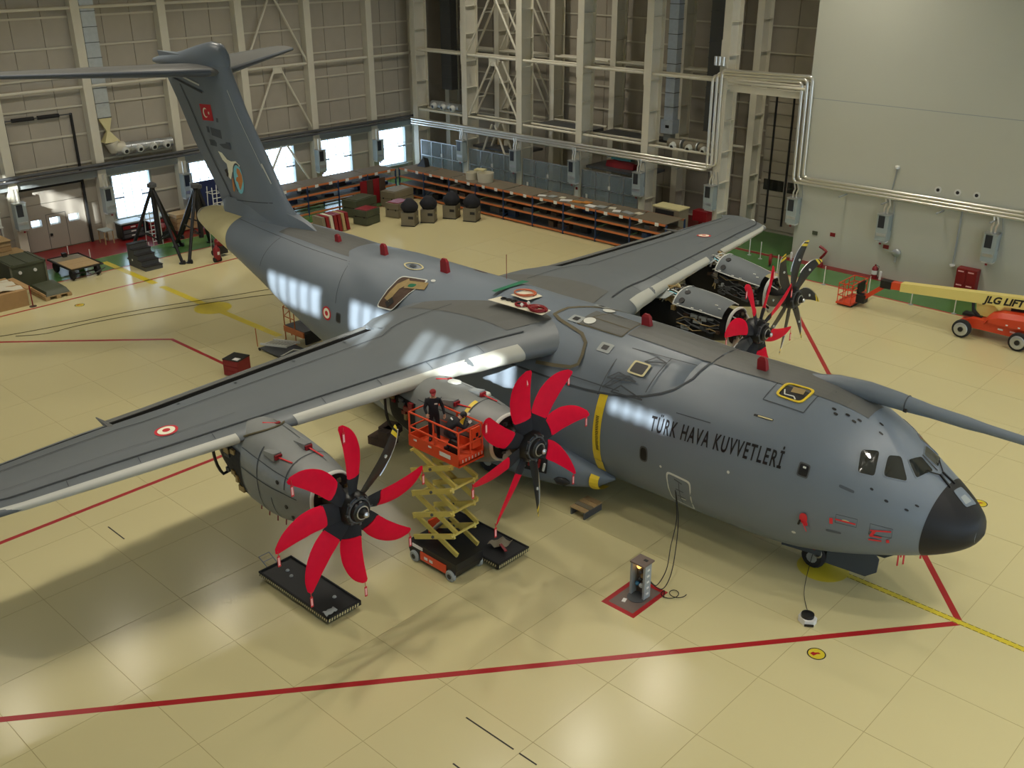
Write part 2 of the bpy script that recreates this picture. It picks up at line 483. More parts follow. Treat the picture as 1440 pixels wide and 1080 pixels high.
# windows in the left wall
for n, (a, b) in enumerate(WINS, 1):
    fr = MB()
    for y in (a, b): fr.span((XA-.1, y-.06, 1.1), (XA+.12, y+.06, 4.28))
    for z in (1.12, 4.25): fr.span((XA-.1, a, z-.06), (XA+.12, b, z+.06))
    wn = struct(fr.build('window_%d' % n, M_HEAT))
    ww = b-a
    for t in (.27, .5, .75):
        ubox('mullion', M_TRIM, (XA-.03, a+ww*t-.018, 1.15), (XA+.03, a+ww*t+.018, 4.2), wn)
    ubox('mullion', M_DGRY, (XA-.06, a+ww*.02, 2.55), (XA+.08, a+ww*.27, 2.64), wn)
    ubox('mullion', M_DGRY, (XA-.06, a+ww*.75, 2.55), (XA+.08, a+ww*.98, 2.64), wn)
    ubox('mullion', M_TRIM, (XA-.03, a, 2.85), (XA+.03, b, 2.88), wn)
    for t0, t1 in ((0, .27), (.27, .5), (.5, .75), (.75, 1)):
        ubox('pane', M_PANE, (XA-.012, a+ww*t0+.03, 1.15), (XA+.012, a+ww*t1-.03, 4.2), wn)
    ubox('window_sill', M_HEAT, (XA-.05, a-.1, 1.0), (XA+.3, b+.1, 1.1), wn)
# sectional door with pass door, far left
d1 = struct(MB().span((XA+.02, -2.5, 0), (XA+.06, 1.7, .1)).build('door_1', M_DGRY))
M_DOOR = mat('door_panel', (0.36, 0.33, 0.28), 0.35, 0, 0.04, 1.0)
for z0, z1 in ((0.06, 1.66), (2.14, 3.15), (3.18, 4.2)):
    ubox('door_panel', M_DOOR, (XA+.03, -2.45, z0), (XA+.11, 1.65, z1), d1)
ys = [-2.45]+[v for a in DWIN for v in a]+[1.65]
for j in range(0, len(ys), 2): ubox('door_panel', M_DOOR, (XA+.03, ys[j], 1.66), (XA+.11, ys[j+1], 2.14), d1)
for a, b in DWIN: ubox('pane', M_PANE, (XA+.05, a, 1.66), (XA+.07, b, 2.14), d1)
for y in (-1.05, .28): ubox('pass_door_edge', M_DGRY, (XA+.11, y-.015, .05), (XA+.125, y+.015, 2.4), d1)
ubox('pass_door_edge', M_DGRY, (XA+.11, -1.05, 2.38), (XA+.125, .28, 2.41), d1)
ubox('door_handle', M_BLK, (XA+.11, -.96, .95), (XA+.2, -.82, 1.1), d1)
for y in (-2.58, 1.78): ubox('door_track', M_BLKM, (XA+.15, y-.07, 0), (XA+.3, y+.07, 8.75), d1)
ubox('door_track', M_BLKM, (XA+.15, -2.5, 4.2), (XA+.3, 1.7, 4.32), d1)
for a, b in ((-2.1, -.7), (-.45, .95)): MB().cyl((XA+.3, a, 8.7), (XA+.3, b, 8.7), .13, n=10).build('spring_drum', M_BLKM, d1, 40)
ubox('spring_shaft', M_DGRY, (XA+.27, -2.55, 8.66), (XA+.33, 1.75, 8.74), d1)

# back wall (behind the column rows)
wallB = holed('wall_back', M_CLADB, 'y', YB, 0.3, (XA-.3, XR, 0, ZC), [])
BX = [-59, -53, -47, -41, -35, -29, -23]
for i in range(6):
    for k in range(10):
        z0 = .1+k*1.72
        for j in range(3):
            a = BX[i]+j*2
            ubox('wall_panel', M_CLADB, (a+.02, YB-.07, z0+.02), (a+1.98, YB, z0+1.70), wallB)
        ubox('girt', M_GIRT, (BX[i], YB-.17, z0-.05), (BX[i]+6, YB-.07, z0+.05), wallB)
def icol(x, y, fl, dp, top, parent, plate=True):
    mb = MB()
    mb.span((x-fl/2, y, 0), (x+fl/2, y+.06, top)); mb.span((x-fl/2, y+dp-.06, 0), (x+fl/2, y+dp, top))
    mb.span((x-.025, y+.06, 0), (x+.025, y+dp-.06, top))
    for k in range(1, 9): mb.span((x+.025, y+.06, k*2.05), (x+fl/2-.02, y+dp-.06, k*2.05+.04))
    o = mb.build('steel_column', M_STEEL, parent)
    if plate:
        ubox('splice_plate', M_STEEL, (x-fl/2-.03, y-.03, 10.0), (x+fl/2+.03, y, 13.3), parent)
    return o
for x in BX[:-1]:
    icol(x, 30.5, .56, 1.35, 18, wallB)
    icol(x+.25, 34.0, .5, 1.25, 18, wallB, False)
for z, yy in ((10.75, 30.7), (10.75, 31.7), (10.8, 34.2), (10.8, 35.0), (5.95, 30.7), (5.95, 31.7), (6.0, 34.2)):
    for i in range(6 if z > 8 else 5):
        MB().cyl((BX[i]+.28, yy, z), (BX[i+1]-.28, yy, z), .095, n=8).build('strut', M_STEEL, wallB, 40)
for yy in (30.75, 31.65):
    for z0, z1 in ((6.1, 10.4), (11.0, 15.3), (.3, 5.6)):
        for s in (-1, 1):
            MB().cyl((-50+s*2.75, yy, z0), (-50+s*.15, yy, z1), .085, n=8).build('brace', M_STEEL, wallB, 40)
for yy in (34.2, 35.0):
    for z0, z1 in ((6.1, 10.4), (11.0, 15.3)):
        for s in (-1, 1):
            MB().cyl((-49.7+s*2.75, yy, z0), (-49.7+s*.15, yy, z1), .08, n=8).build('brace', M_STEEL, wallB, 40)
for z in (7.6, 9.0, 12.6, 14.0):
    for s in (-1, 1):
        t = ((z-6.1)/4.3) if z < 11 else (z-11)/4.3
        xx = -50+s*(2.75-2.6*t)
        MB().bar((xx, 30.75, z), (xx, 31.65, z), .08).build('brace_rung', M_STEEL, wallB)
ubox('gusset', M_STEEL, (-50.4, 30.7, 10.1), (-49.6, 30.8, 10.75), wallB)
for a, b in ((-46.6, -41.4), (-40.6, -35.4)):
    ubox('duct_shelf', M_DGRY, (a, 32.2, 5.6), (b, 34.0, 5.95), wallB)
# goods door in the recess
d2 = struct(MB().span((-28.6, YB-.2, 0), (-23.3, YB-.1, 9.9)).build('door_2', M_CLAD))
for k in range(12): ubox('door_panel', M_CLAD, (-28.5, YB-.28, .25+k*.8), (-23.4, YB-.2, .98+k*.8), d2)
for x in (-27.9, -26.6, -25.3): ubox('guide_rail', M_BLKM, (x-.06, YB-.36, .6), (x+.06, YB-.28, 9.9), d2)
for a, b in ((-28.3, -26.75), (-26.45, -25.4)): ubox('door_window', M_GLASSC, (a, YB-.31, 3.0), (b, YB-.27, 3.75), d2)
MB().cyl((-29.6, YB-.4, .1), (-29.6, YB-.4, 10), .32, n=12).build('downpipe', M_DGRY, wallB, 40)
for k in range(5): MB().cyl((-29.6, YB-.4, 1.2+k*1.9), (-29.6, YB-.4, 1.3+k*1.9), .37, n=12).build('pipe_clamp', M_GRYP, wallB, 40)
ubox('door_lintel', M_STEEL, (-29, 31.0, 10.1), (-23.3, 31.5, 10.5), wallB)
# white wall on the right
wallW = struct(MB().span((-23.25, YW, 0), (XR, YW+.4, ZC)).build('wall_inner', M_WHITE))
ubox('wall_return', M_WHITE, (-23.25, YW+.41, 0), (-22.9, YB, ZC), wallW)
ubox('wall_joint', M_GRYP, (-23.25, YW-.006, 10.2), (XR, YW, 10.24), wallW)
for x, z in ((-14.5, 5.86), (-13.37, 5.88), (-12.3, 5.89)):
    MB().cyl((x, YW, z), (x, YW-.03, z), .2, n=18).build('hole_collar', M_TRIM, wallW, 40)
    MB().cyl((x, YW-.02, z), (x, YW-.04, z), .1, n=14).build('wall_hole', M_BLKM, wallW, 40)
# walls outside the picture: glazed strips give the hall its daylight
sunw = [(-12.7, -8.5), (-6.5, -2.5), (-.5, 3.4), (7.8, 10.4), (-41.5, -38.2)]
LOWFILL = [(-56, -42), (-38, -22)]  # unseen openings, added to fill the fin and rear fuselage with skylight
wallF = holed('wall_front', M_CLAD, 'y', YF, -0.3, (XA-.3, XR, 0, ZC), [(a, b, *((20.35, 21.8) if a != 7.8 else (21.0, 21.6))) for a, b in sunw]+[(a, b, 2.4, 4.4) for a, b in LOWFILL])
for n, (a, b) in enumerate(sunw, 10):
    wn = MB()
    for t in (0, .2, .4, .6, .8, 1): wn.span((a+(b-a)*t-.05, YF-.2, 20.35), (a+(b-a)*t+.05, YF-.1, 21.8))
    wn = struct(wn.build('window_%d' % n, M_HEAT))
    ubox('pane', M_PANE, (a, YF-.16, 20.35), (b, YF-.14, 21.8), wn)
for n, (a, b) in enumerate(LOWFILL, 30):
    wn = MB()
    k = a
    while k <= b+.01: wn.span((k-.05, YF-.2, 2.4), (k+.05, YF-.1, 4.4)); k += 2
    wn = struct(wn.build('window_%d' % n, M_HEAT))  # added fill opening, not a known window
    ubox('pane', M_PANE, (a, YF-.16, 2.4), (b, YF-.14, 4.4), wn)
DG = [(-30, -4), (-2, 24)]
wallR = holed('wall_right', M_CLAD, 'x', XR, 0.3, (YF, YB, 0, ZC), [(a, b, 4.5, 12.0) for a, b in DG])
for n, (a, b) in enumerate(DG, 20):
    wn = MB()
    k = a
    while k <= b+.01: wn.span((XR+.1, k-.06, 4.5), (XR+.2, k+.06, 12)); k += 2
    wn = struct(wn.build('window_%d' % n, M_HEAT))
    ubox('pane', M_PANE, (XR+.14, a, 4.5), (XR+.16, b, 12), wn)
ceil = struct(MB().span((XA-.3, YF-.3, ZC), (XR+.3, YB+.3, ZC+.3)).build('ceiling', M_CLAD))
for i in range(15):
    ubox('roof_beam', M_STEEL, (-59+i*6-.15, YF, ZC-.7), (-59+i*6+.15, YB, ZC), ceil)

# sky portals at the big openings, only guide sampling of the sky
def portal(c, sx, sy, d):
    l = bpy.data.lights.new('sky_portal', 'AREA'); l.shape = 'RECTANGLE'; l.size = sx; l.size_y = sy
    l.cycles.is_portal = True
    o = bpy.data.objects.new('sky_portal', l); COL.objects.link(o); o.location = c
    o.rotation_euler = V(d).to_track_quat('-Z', 'Y').to_euler()
for a, b in LOWFILL: portal(((a+b)/2, YF-.4, 3.4), b-a, 2.0, (0, 1, 0))
for a, b in DG: portal((XR+.4, (a+b)/2, 8.25), 7.5, b-a, (-1, 0, 0))

# high-bay lamps
def lamp(x, y):
    t = thing('ceiling_lamp', (x, y, ZC-.9), 'round high bay lamp hanging under the hangar roof', 'lamp', 'high bay lamps under the roof')
    MB().lathe([(.12, .75), (.2, .5), (.62, .2), (.68, 0), (.62, .02)], (x, y, ZC-.9), n=20).build('lamp_shade', M_GRYP, t, 40)
    MB().cyl((x, y, ZC-.86), (x, y, ZC-.83), .58, n=20).build('lamp_lens', M_LAMP, t, 40)
    MB().cyl((x, y, ZC-.2), (x, y, ZC), .05, n=6).build('hanger', M_DGRY, t)
    l = bpy.data.lights.new('lamp_light', 'AREA'); l.shape = 'DISK'; l.size = 1.1
    l.energy = LAMP_WATTS; l.color = (1.0, 0.92, 0.78); l.spread = math.radians(135)
    o = bpy.data.objects.new('lamp_light', l); COL.objects.link(o)
    o.parent = t; o.location = (0, 0, -.05)
for x in (-46, -20, 6):
    for y in (-21, -14, -7, 0, 7, 14, 21, 27.5): lamp(x, y)
# ================================================================ AIRCRAFT
AC = thing('aircraft', (-20, 0, 0), 'grey four engined military transport aircraft parked in the hangar with red propeller covers', 'airplane')
ST = np.array([
[0.06,3.27,3.23,0.02,3.25],[-0.06,3.6,2.95,.45,3.25],[-0.35,3.9,2.66,.85,3.26],[-0.9,4.30,2.33,1.28,3.27],[-1.6,4.75,2.03,1.66,3.28],
[-2.4,5.28,1.72,1.98,3.3],[-3.2,5.78,1.42,2.24,3.35],[-4.2,6.22,1.10,2.47,3.4],[-5.2,6.42,.87,2.63,3.45],[-6.5,6.46,.74,2.75,3.5],
[-8.5,6.44,.70,2.81,3.53],[-12,6.42,.67,2.82,3.53],[-26,6.42,.68,2.82,3.53],[-28.5,6.45,1.2,2.82,3.75],[-31,6.47,2.15,2.72,4.2],
[-34,6.42,3.45,2.42,4.85],[-37,6.36,4.4,1.95,5.25],[-39.3,6.28,4.82,1.45,5.48],[-41.0,6.15,5.05,.95,5.6],[-41.9,5.98,5.25,.55,5.62],[-42.2,5.66,5.58,.03,5.62]])
def pch(xs, ys, x):
    h = np.diff(xs); d = np.diff(ys)/h; m = np.zeros(len(xs)); m[0] = d[0]; m[-1] = d[-1]
    for i in range(1, len(xs)-1):
        if d[i-1]*d[i] > 0:
            w1 = 2*h[i]+h[i-1]; w2 = h[i]+2*h[i-1]; m[i] = (w1+w2)/(w1/d[i-1]+w2/d[i])
    x = min(max(x, xs[0]), xs[-1]); i = min(max(int(np.searchsorted(xs, x))-1, 0), len(xs)-2)
    t = (x-xs[i])/h[i]
    return ys[i]*(2*t**3-3*t**2+1)+h[i]*m[i]*(t**3-2*t**2+t)+ys[i+1]*(3*t**2-2*t**3)+h[i]*m[i+1]*(t**3-t**2)
SX = ST[::-1, 0]
def FS(x, th, off=0.0):
    """point on the fuselage skin: station x, angle th (deg) up from the starboard side"""
    zt, zb, hw, zm = [pch(SX, ST[::-1, k], x) for k in (1, 2, 3, 4)]
    a = math.radians(th); c, s = math.cos(a), math.sin(a)
    y = -(hw+off)*math.copysign(abs(c)**.96, c)
    z = zm+((zt-zm+off)*abs(s)**.96 if s > 0 else -(zm-zb+off)*abs(s)**.92)
    return V((x, y, z))
def FN(x, th):
    e = .02
    du = FS(x-e, th)-FS(x+e, th); dv = FS(x, th+1)-FS(x, th-1)
    n = du.cross(dv).normalized()
    return n if n.dot(FS(x, th)-V((x, 0, 3.6))) > 0 else -n
def FP(x, th, off=0.012): return FS(x, th)+FN(x, th)*off
# skin
xs = [0.06, .04, 0.0, -.06, -.15, -.25]+[-.35-.15*k for k in range(24)]+[-3.95-.35*k for k in range(16)]+[-9.6-.8*k for k in range(22)]+[-27.3-.4*k for k in range(36)]+[-41.5, -41.7, -41.9, -42.05, -42.15, -42.2]
rings = [[FS(x, th) for th in np.arange(0, 360, 5)] for x in xs]
fus = MB().loft(rings).build('fuselage', M_GREY, AC, 50)
def ribbon(pts, wd, off=0.008):
    """pts = [(x, th)...] -> list of strip points hugging the skin"""
    q = []
    for i in range(len(pts)-1):
        n = max(1, int(max(abs(pts[i+1][0]-pts[i][0])/.4, abs(pts[i+1][1]-pts[i][1])/6)))
        q += [(pts[i][0]+(pts[i+1][0]-pts[i][0])*k/n, pts[i][1]+(pts[i+1][1]-pts[i][1])*k/n) for k in range(n)]
    q.append(pts[-1])
    P = [FP(a, b, off) for a, b in q]; N = [FN(a, b) for a, b in q]
    rows = []
    for i, p in enumerate(P):
        d = (P[min(i+1, len(P)-1)]-P[max(i-1, 0)]).normalized()
        sd = N[i].cross(d).normalized()*wd/2
        rows.append([p-sd, p+sd])
    return rows
def line(name, pts, wd, m, parent=None, off=0.008):
    return MB().grid(ribbon(pts, wd, off)).build(name, m, parent or fus, fix=False)
def se(t, n):
    c, s = math.cos(t), math.sin(t)
    return math.copysign(abs(c)**(2/n), c), math.copysign(abs(s)**(2/n), s)
def bil(c4, u, v):
    a, b, c, d = [np.array(p, float) for p in c4]      # (-1,-1) (1,-1) (1,1) (-1,1)
    return a*(1-u)*(1-v)/4+b*(1+u)*(1-v)/4+c*(1+u)*(1+v)/4+d*(1-u)*(1+v)/4
def spatch(name, c4, m, parent=None, off=.012, n=5.0, k=1.0, N=28, rings=3):
    P = []
    for r in range(rings+1):
        row = []
        for i in range(N+1):
            u, v = se(2*PI*i/N, n); q = bil(c4, u*k*r/rings, v*k*r/rings)
            row.append(FP(q[0], q[1], off))
        P.append(row)
    return MB().grid(P).build(name, m, parent or fus, fix=False)
def sring(name, c4, m, parent=None, off=.012, n=5.0, k0=1.0, k1=1.15, N=32, h=0.0):
    P = []
    for kk, o in ((k0, off-.01), (k0, off+h), (k1, off+h), (k1, off-.01)):
        P.append([FP(*bil(c4, *[e*kk for e in se(2*PI*i/N, n)]), o) for i in range(N+1)])
    return MB().grid(P).build(name, m, parent or fus, fix=False)
# radome and tail cone: shells on the skin
def radome_x(th):   # rear edge of the radome
    s = math.sin(math.radians(th))
    return -1.22+.05*s-.02*abs(math.cos(math.radians(th)))
P = []
for k in range(13):
    t = k/12
    P.append([FS(.06*(1-t**1.6)+radome_x(th)*t**1.6, th, .012) for th in np.arange(0, 361, 5)])
P.append([FS(radome_x(th)-.01, th, -.02) for th in np.arange(0, 361, 5)])
MB().grid(P).build('radome', M_RADOME, fus, 60)
P = [[FS(-36.9-.55*max(0, math.sin(math.radians(th)))-(5.3)*t, th, .012) for th in np.arange(0, 361, 6)] for t in (-.004, .05, .2, .4, .6, .75, .85)]
P.append([FS(-42.1, th, .012) for th in np.arange(0, 361, 6)]); P.append([FS(-42.2, th, .012) for th in np.arange(0, 361, 6)])
MB().grid(P).build('tail_cone', M_CREAM, fus, 60)
# grey probe tab over the radome
c4 = [(-1.0, 83), (-.52, 76), (-.42, 108), (-.95, 104)]
spatch('nose_tab', c4, M_GREY, off=.03, n=8)
sring('nose_tab_edge', c4, M_GREY, off=.03, n=8, k0=.98, k1=1.0)
spatch('nose_grille', [(-.78, 84), (-.58, 80), (-.54, 98), (-.76, 96)], M_GRYP, off=.036, n=8)
# flight-deck windows
WINP = [
 ('cockpit_window', [(-3.24, 36), (-2.80, 40), (-2.97, 60), (-3.40, 52)], 7),
 ('cockpit_window', [(-2.60, 44), (-2.0, 53), (-2.46, 70), (-2.74, 62)], 6),
 ('cockpit_window', [(-1.87, 62), (-1.66, 85), (-2.10, 87.5), (-2.28, 72)], 9)]
for nm, c4, nn in WINP:
    for mir in (0, 1):
        cc = [(x, 180-t) for x, t in c4] if mir else c4
        g = spatch(nm, cc, M_GLASSC, off=.012, n=nn)
        sring('window_frame', cc, M_GREY, g, off=.012, n=nn, k0=1.0, k1=1.07, h=.008)
for s in (1, -1):
    th0 = 90-s*3
    a = FP(-1.48, th0, .05)
    MB().bar(a, FP(-1.78, 90-s*14, .06), .03).build('wiper', M_BLK, fus)
    MB().bar(FP(-1.1, 90-s*6, .03), FP(-1.5, 90-s*3, .05), .05).build('wiper', M_BLK, fus)
line('window_post', [(-2.12, 90), (-1.6, 90)], .05, M_BLK, off=.02)
# side windows, door, vents
def pxw(name, x, th, dx, dth, m, n=3, fr=None):
    c4 = [(x-dx, th-dth), (x+dx, th-dth), (x+dx, th+dth), (x-dx, th+dth)]
    g = spatch(name, c4, m, n=n, N=20)
    if fr: sring('window_frame', c4, fr, g, n=n, k0=1, k1=1.25, N=20, h=.006)
    return g
pxw('cabin_window', -10.26, -4.2, .13, 4.2, M_BLK, 3, M_DGRY)
pxw('cabin_window', -4.68, 22.3, .14, 3.6, M_BLK, 6, M_DGRY)
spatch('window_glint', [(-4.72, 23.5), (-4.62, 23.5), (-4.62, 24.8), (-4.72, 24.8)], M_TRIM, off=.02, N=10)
pxw('cabin_window', -26.9, 8.8, .13, 3.6, M_BLK, 4, M_DGRY)
dc = [(-9.36, -40), (-8.55, -46), (-8.36, -11.5), (-9.33, -10)]
sring('door_outline', dc, M_TRIM, off=.01, n=9, k0=.93, k1=1.02, N=48)
line('door_seam', [(-8.85, -16), (-8.95, -40)], .025, M_LINE)
for a, b in ((-14, -16), (-23, -24), (-30, -31)): line('door_step', [(-9.02, a), (-8.72, b)], .04, M_LINE)
spatch('door_handle', [(-8.9, -33), (-8.7, -33), (-8.7, -31.5), (-8.9, -31.5)], M_TRIM, off=.02, N=10)
for x, th, r in ((-9.55, -8, .045), (-7.0, 5, .05), (-4.75, -24, .07), (-2.3, 26.6, .06), (-1.75, 27, .06), (-1.55, 36, .06), (-2.75, 30, .05)):
    spatch('skin_port', [(x-r, th-r*20), (x+r, th-r*20), (x+r, th+r*20), (x-r, th+r*20)], M_TRIM if x < -4 else M_BLK, n=2, N=12)
for x, th in ((-4.62, 69), (-4.5, 66), (-4.2, 70), (-3.95, 68), (-3.85, 71.5), (-3.2, 74), (-6.85, 76), (-5.4, 95), (-6.6, 93), (-5.0, 85), (-3.35, 82)):
    spatch('skin_vent', [(x-.07, th-1), (x+.07, th-1), (x+.07, th+1), (x-.07, th+1)], M_BLK, n=2.5, N=12)
spatch('data_plate', [(-3.6, 20.8), (-3.15, 20.8), (-3.15, 23), (-3.6, 23)], M_LBLU, N=12)
spatch('data_plate', [(-3.75, -14), (-3.3, -14), (-3.3, -11.5), (-3.75, -11.5)], M_LBLU, N=12)
spatch('handhold', [(-6.74, 44.2), (-6.08, 44.6), (-6.08, 46.2), (-6.74, 45.8)], M_BLK, n=8, N=20)
spatch('handhold_slot', [(-6.6, 44.7), (-6.1, 45), (-6.1, 45.9), (-6.6, 45.6)], M_CREAM, off=.02, n=8, N=20)
spatch('spine_slot', [(-9.0, 78), (-7.7, 80), (-7.7, 83.5), (-9.0, 82)], M_LINE, n=8, N=20)
spatch('spine_slot_cover', [(-8.93, 78.5), (-7.8, 80.4), (-7.8, 83), (-8.93, 81.6)], M_TRIM, off=.018, n=8, N=20)
# anti-slip walkway along the spine, forward part
P = []
for k in range(9):
    x = -3.7-k*.672
    P.append([FP(x, 90-(12+4*min(1, k/2))+j*(24+8*min(1, k/2))/8, .02) for j in range(9)])
MB().grid(P).build('spine_walkway', M_GREYT, fus, fix=False)
# roof escape hatch
hp = [(-6.72, 57.2), (-5.34, 57), (-5.22, 86.5), (-6.65, 77)]
for i in range(4): line('panel_seam', [hp[i], hp[(i+1) % 4]], .035, M_LINE, off=.014)
hc = [(-6.4, 63.8), (-5.6, 63.5), (-5.5, 77), (-6.35, 76)]
hat = spatch('roof_hatch', hc, M_BLK, off=.016, n=5)
sring('hatch_frame', hc, M_YEL, hat, off=.02, n=5, k0=1.0, k1=1.17, h=.03)
for a, b in (((-6.2, 66), (-5.9, 66.5)), ((-5.9, 66.5), (-5.8, 64.5)), ((-6.2, 66), (-6.3, 70))):
    line('hatch_bracket', [a, b], .04, M_TRIM, hat, .03)
line('hatch_shelf', [(-6.1, 72), (-5.7, 73)], .25, M_TAN, hat, .022)
# lettering along the starboard side
def map_side(u, v, x1):
    t = u/x1
    return FP(-10.12+t*4.76, 13.0+t*5.4+math.degrees(v/2.78), .016)
text_mesh('TÜRK HAVA KUVVETLERİ', .70, 'lettering', M_BLK, fus, map_side, bold=.012, space=1.22)
# roundel on the rear side
def roundel_side(x, th, R):
    for r, m, o in ((R, M_FLAG, .012), (R*.74, M_EWHT, .016), (R*.36, M_FLAG, .02)):
        d = math.degrees(r/2.8)
        spatch('roundel', [(x-r, th-d), (x+r, th-d), (x+r, th+d), (x-r, th+d)], m, off=o, n=2)
roundel_side(-27.72, 7.7, .30)
# yellow propeller danger stripe with black marks
line('danger_stripe', [(-12.22, 28), (-12.27, 10), (-12.33, -10), (-12.4, -26)], .34, M_YEL, off=.014)
for k in range(22):
    th = 9-k*1.15
    spatch('stripe_mark', [(-12.36, th), (-12.22-.02*(k % 3), th), (-12.22, th+.62), (-12.36, th+.62)], M_BLK, off=.02, n=9, N=8, rings=1)
# remove-before-flight covers near the nose
for x, th, w_, h_ in ((-4.42, -7, .12, 4), (-4.35, -11, .07, 2)):
    spatch('pitot_cover', [(x-w_, th-h_), (x+w_, th-h_), (x+w_, th+h_), (x-w_, th+h_)], M_TAG, off=.05, n=2.5)
MB().bar(FP(-4.42, -9, .12), FP(-4.3, -16, .12), .09, .02).build('streamer', M_TAG, fus)
MB().bar(FP(-4.5, -8.5, .1), FP(-4.55, -12, .1), .05, .05).build('sensor_arm', M_BLK, fus)
for pts in ([(-3.5, -3.5), (-3.5, 2.5), (-2.9, 3.5), (-2.9, -3), (-3.5, -3.5)], [(-2.55, -7), (-2.55, 3.2), (-1.95, 3.2), (-1.95, -7), (-2.55, -7)]):
    line('panel_seam', pts, .02, M_LINE)
for a, b, w_ in (((-3.5, -.6), (-2.93, -.2), .05), ((-3.62, -.6), (-3.6, -5.2), .10), ((-2.52, -2.2), (-1.98, .6), .05), ((-2.4, -1.6), (-2.5, -8.5), .09), ((-2.52, -8.2), (-2.2, -8), .05), ((-2.55, -13), (-2.2, -12.6), .06), ((-2.05, -9.6), (-2.03, -14), .09)):
    line('streamer', [a, b], w_, M_TAG, off=.035)
spatch('static_port', [(-3.32, -.8), (-3.1, -.8), (-3.1, .7), (-3.32, .7)], M_CREAM, off=.02, n=2, N=14)
for x, y, l in ((-2.1, -.55, .5), (-1.95, -.5, .4), (-1.7, .2, .42), (-1.55, .45, .22), (-2.12, -.3, .32)):
    zb = 1.95
    MB().bar((x, y, zb+.08), (x+.03, y-.02, zb-l), .05, .02).build('streamer', M_TAG, fus)
# escape hatch & maintenance opening behind the wing
oc = [(-24.4, 31), (-23.45, 32), (-22.6, 66), (-24.05, 62)]
op = spatch('service_opening', oc, M_DWOOD, off=.175, n=9)
sring('opening_frame', oc, M_TRIM, op, off=.175, n=9, k0=1.0, k1=1.06, h=.01)
line('rib', [(-24.0, 38), (-23.8, 52), (-23.45, 60)], .34, M_TAN, op, .19)
line('rib', [(-23.5, 56), (-22.4, 60)], .4, M_TAN, op, .19)
line('rib', [(-23.9, 34), (-23.65, 40)], .3, M_BLK, op, .195)
spatch('green_unit', [(-23.35, 54), (-23.0, 55), (-22.9, 59), (-23.3, 58)], M_GREENM, op, .20, n=3)
spatch('white_light', [(-22.5, 66), (-22.25, 66), (-22.25, 69), (-22.5, 69)], M_TRIM, off=.18, n=2)
yc = [(-24.35, 72), (-23.75, 69), (-23.6, 82), (-24.3, 84)]
sring('hatch_marking', [(-24.9, 77), (-24.1, 70.5), (-23.35, 77.5), (-24.15, 84)], M_CREAM, off=.18, n=2.4, k0=.84, k1=1.0, N=40)
spatch('hatch_marking', [(-24.35, 75.5), (-24.0, 75.5), (-24.0, 79), (-24.35, 79)], M_LINE, off=.18)
# long panel seams
for pts in ([(-27.5, 62), (-31, 60), (-35, 62), (-37.3, 66)], [(-29.5, 118), (-36, 115)], [(-9.3, 30), (-8, 31)], [(-27.6, 60), (-27.2, 20)], [(-33, 60), (-33.2, 10)]):
    line('panel_seam', pts, .03, M_LINE)
P = [[FP(-27.2-k*.8, 67+j*5.5, .007) for j in range(9)] for k in range(9)]
MB().grid(P).build('spine_walkway', M_GREYT, fus, fix=False)
# red antenna covers along the spine
for x, y, h, s in ((-7.47, -.34, .48, .2), (-12.46, .12, .5, .22), (-22.47, -.4, .62, .24), (-26.37, -.42, .5, .2), (-29.75, -.35, .36, .16)):
    zt = 6.40 if x > -27 else 6.42
    if -27 < x < -9: zt += .1
    MB().loft([[(x-s*.85, y-.1, zt), (x+s*.85, y-.1, zt), (x+s*.85, y+.1, zt), (x-s*.85, y+.1, zt)], [(x-s*.75-.05, y-.08, zt+h*.8), (x+s*.75-.05, y-.08, zt+h*.8), (x+s*.75-.05, y+.08, zt+h*.8), (x-s*.75-.05, y+.08, zt+h*.8)],
               [(x-s*.4-.05, y-.05, zt+h), (x+s*.4-.05, y-.05, zt+h), (x+s*.4-.05, y+.05, zt+h), (x-s*.4-.05, y+.05, zt+h)]]).build('antenna_cover', M_REDP, fus)
spatch('spine_antenna', [(-22.0, 103), (-21.2, 103), (-21.2, 107), (-22.0, 107)], M_DWOOD, off=.16, n=2)
# refuelling probe
pb = [(-6.3, .42, 6.2), (-5.2, .42, 6.36), (-4.2, .42, 6.42), (-3.2, .42, 6.40), (-2.9, .42, 6.38), (-2.2, .42, 6.36), (-1.2, .42, 6.34), (-.6, .42, 6.33), (.6, .42, 6.31), (1.6, .42, 6.29)]
MB().tube(pb, [.2, .30, .31, .27, .25, .20, .19, .15, .13, .11], 14).build('refuelling_probe', M_GREY, AC, 40)
MB().torus((-2.95, .42, 6.385), (1, 0, 0), .255, .02).build('probe_collar', M_LINE, bpy.data.objects['refuelling_probe'])
MB().cyl((-2.96, .2, 6.26), (-2.86, .2, 6.25), .07, n=10).build('probe_light', M_BLK, bpy.data.objects['refuelling_probe'])

# ---------------------------------------------------------------- wing
def zcrest(y): return 6.52-.07*abs(y)
def wle(y):
    y = abs(y); x = -14.6-.229*y
    if y < 4.2: x += .55*((4.2-y)/4.2)**1.5*1.6
    if y > 20.3: x -= 1.15*((y-20.3)/.75)**1.6
    return x
def wte(y): return pch(np.array([0, 3, 5.2, 5.32, 12, 15.7, 15.85, 20.4, 21.1]), np.array([-22.6, -22.5, -22.3, -21.55, -21.75, -21.92, -22.05, -22.3, -22.75]), abs(y))
def wt(y): return .155-.002*abs(y)
def WP(y, c, up=1, off=0.0):
    le, te = wle(y), wte(y); ch = le-te; t = wt(y)
    yt = 5*t*(.2969*math.sqrt(max(c, 0))-.126*c-.3516*c*c+.2843*c**3-.1036*c**4)
    cam_ = .02*4*c*(1-c)
    zc = zcrest(y)-(.5*t+.02)*ch
    return V((le-c*ch, y, zc+(cam_+yt*(1 if up else -1))*ch+off*(1 if up else -1)))
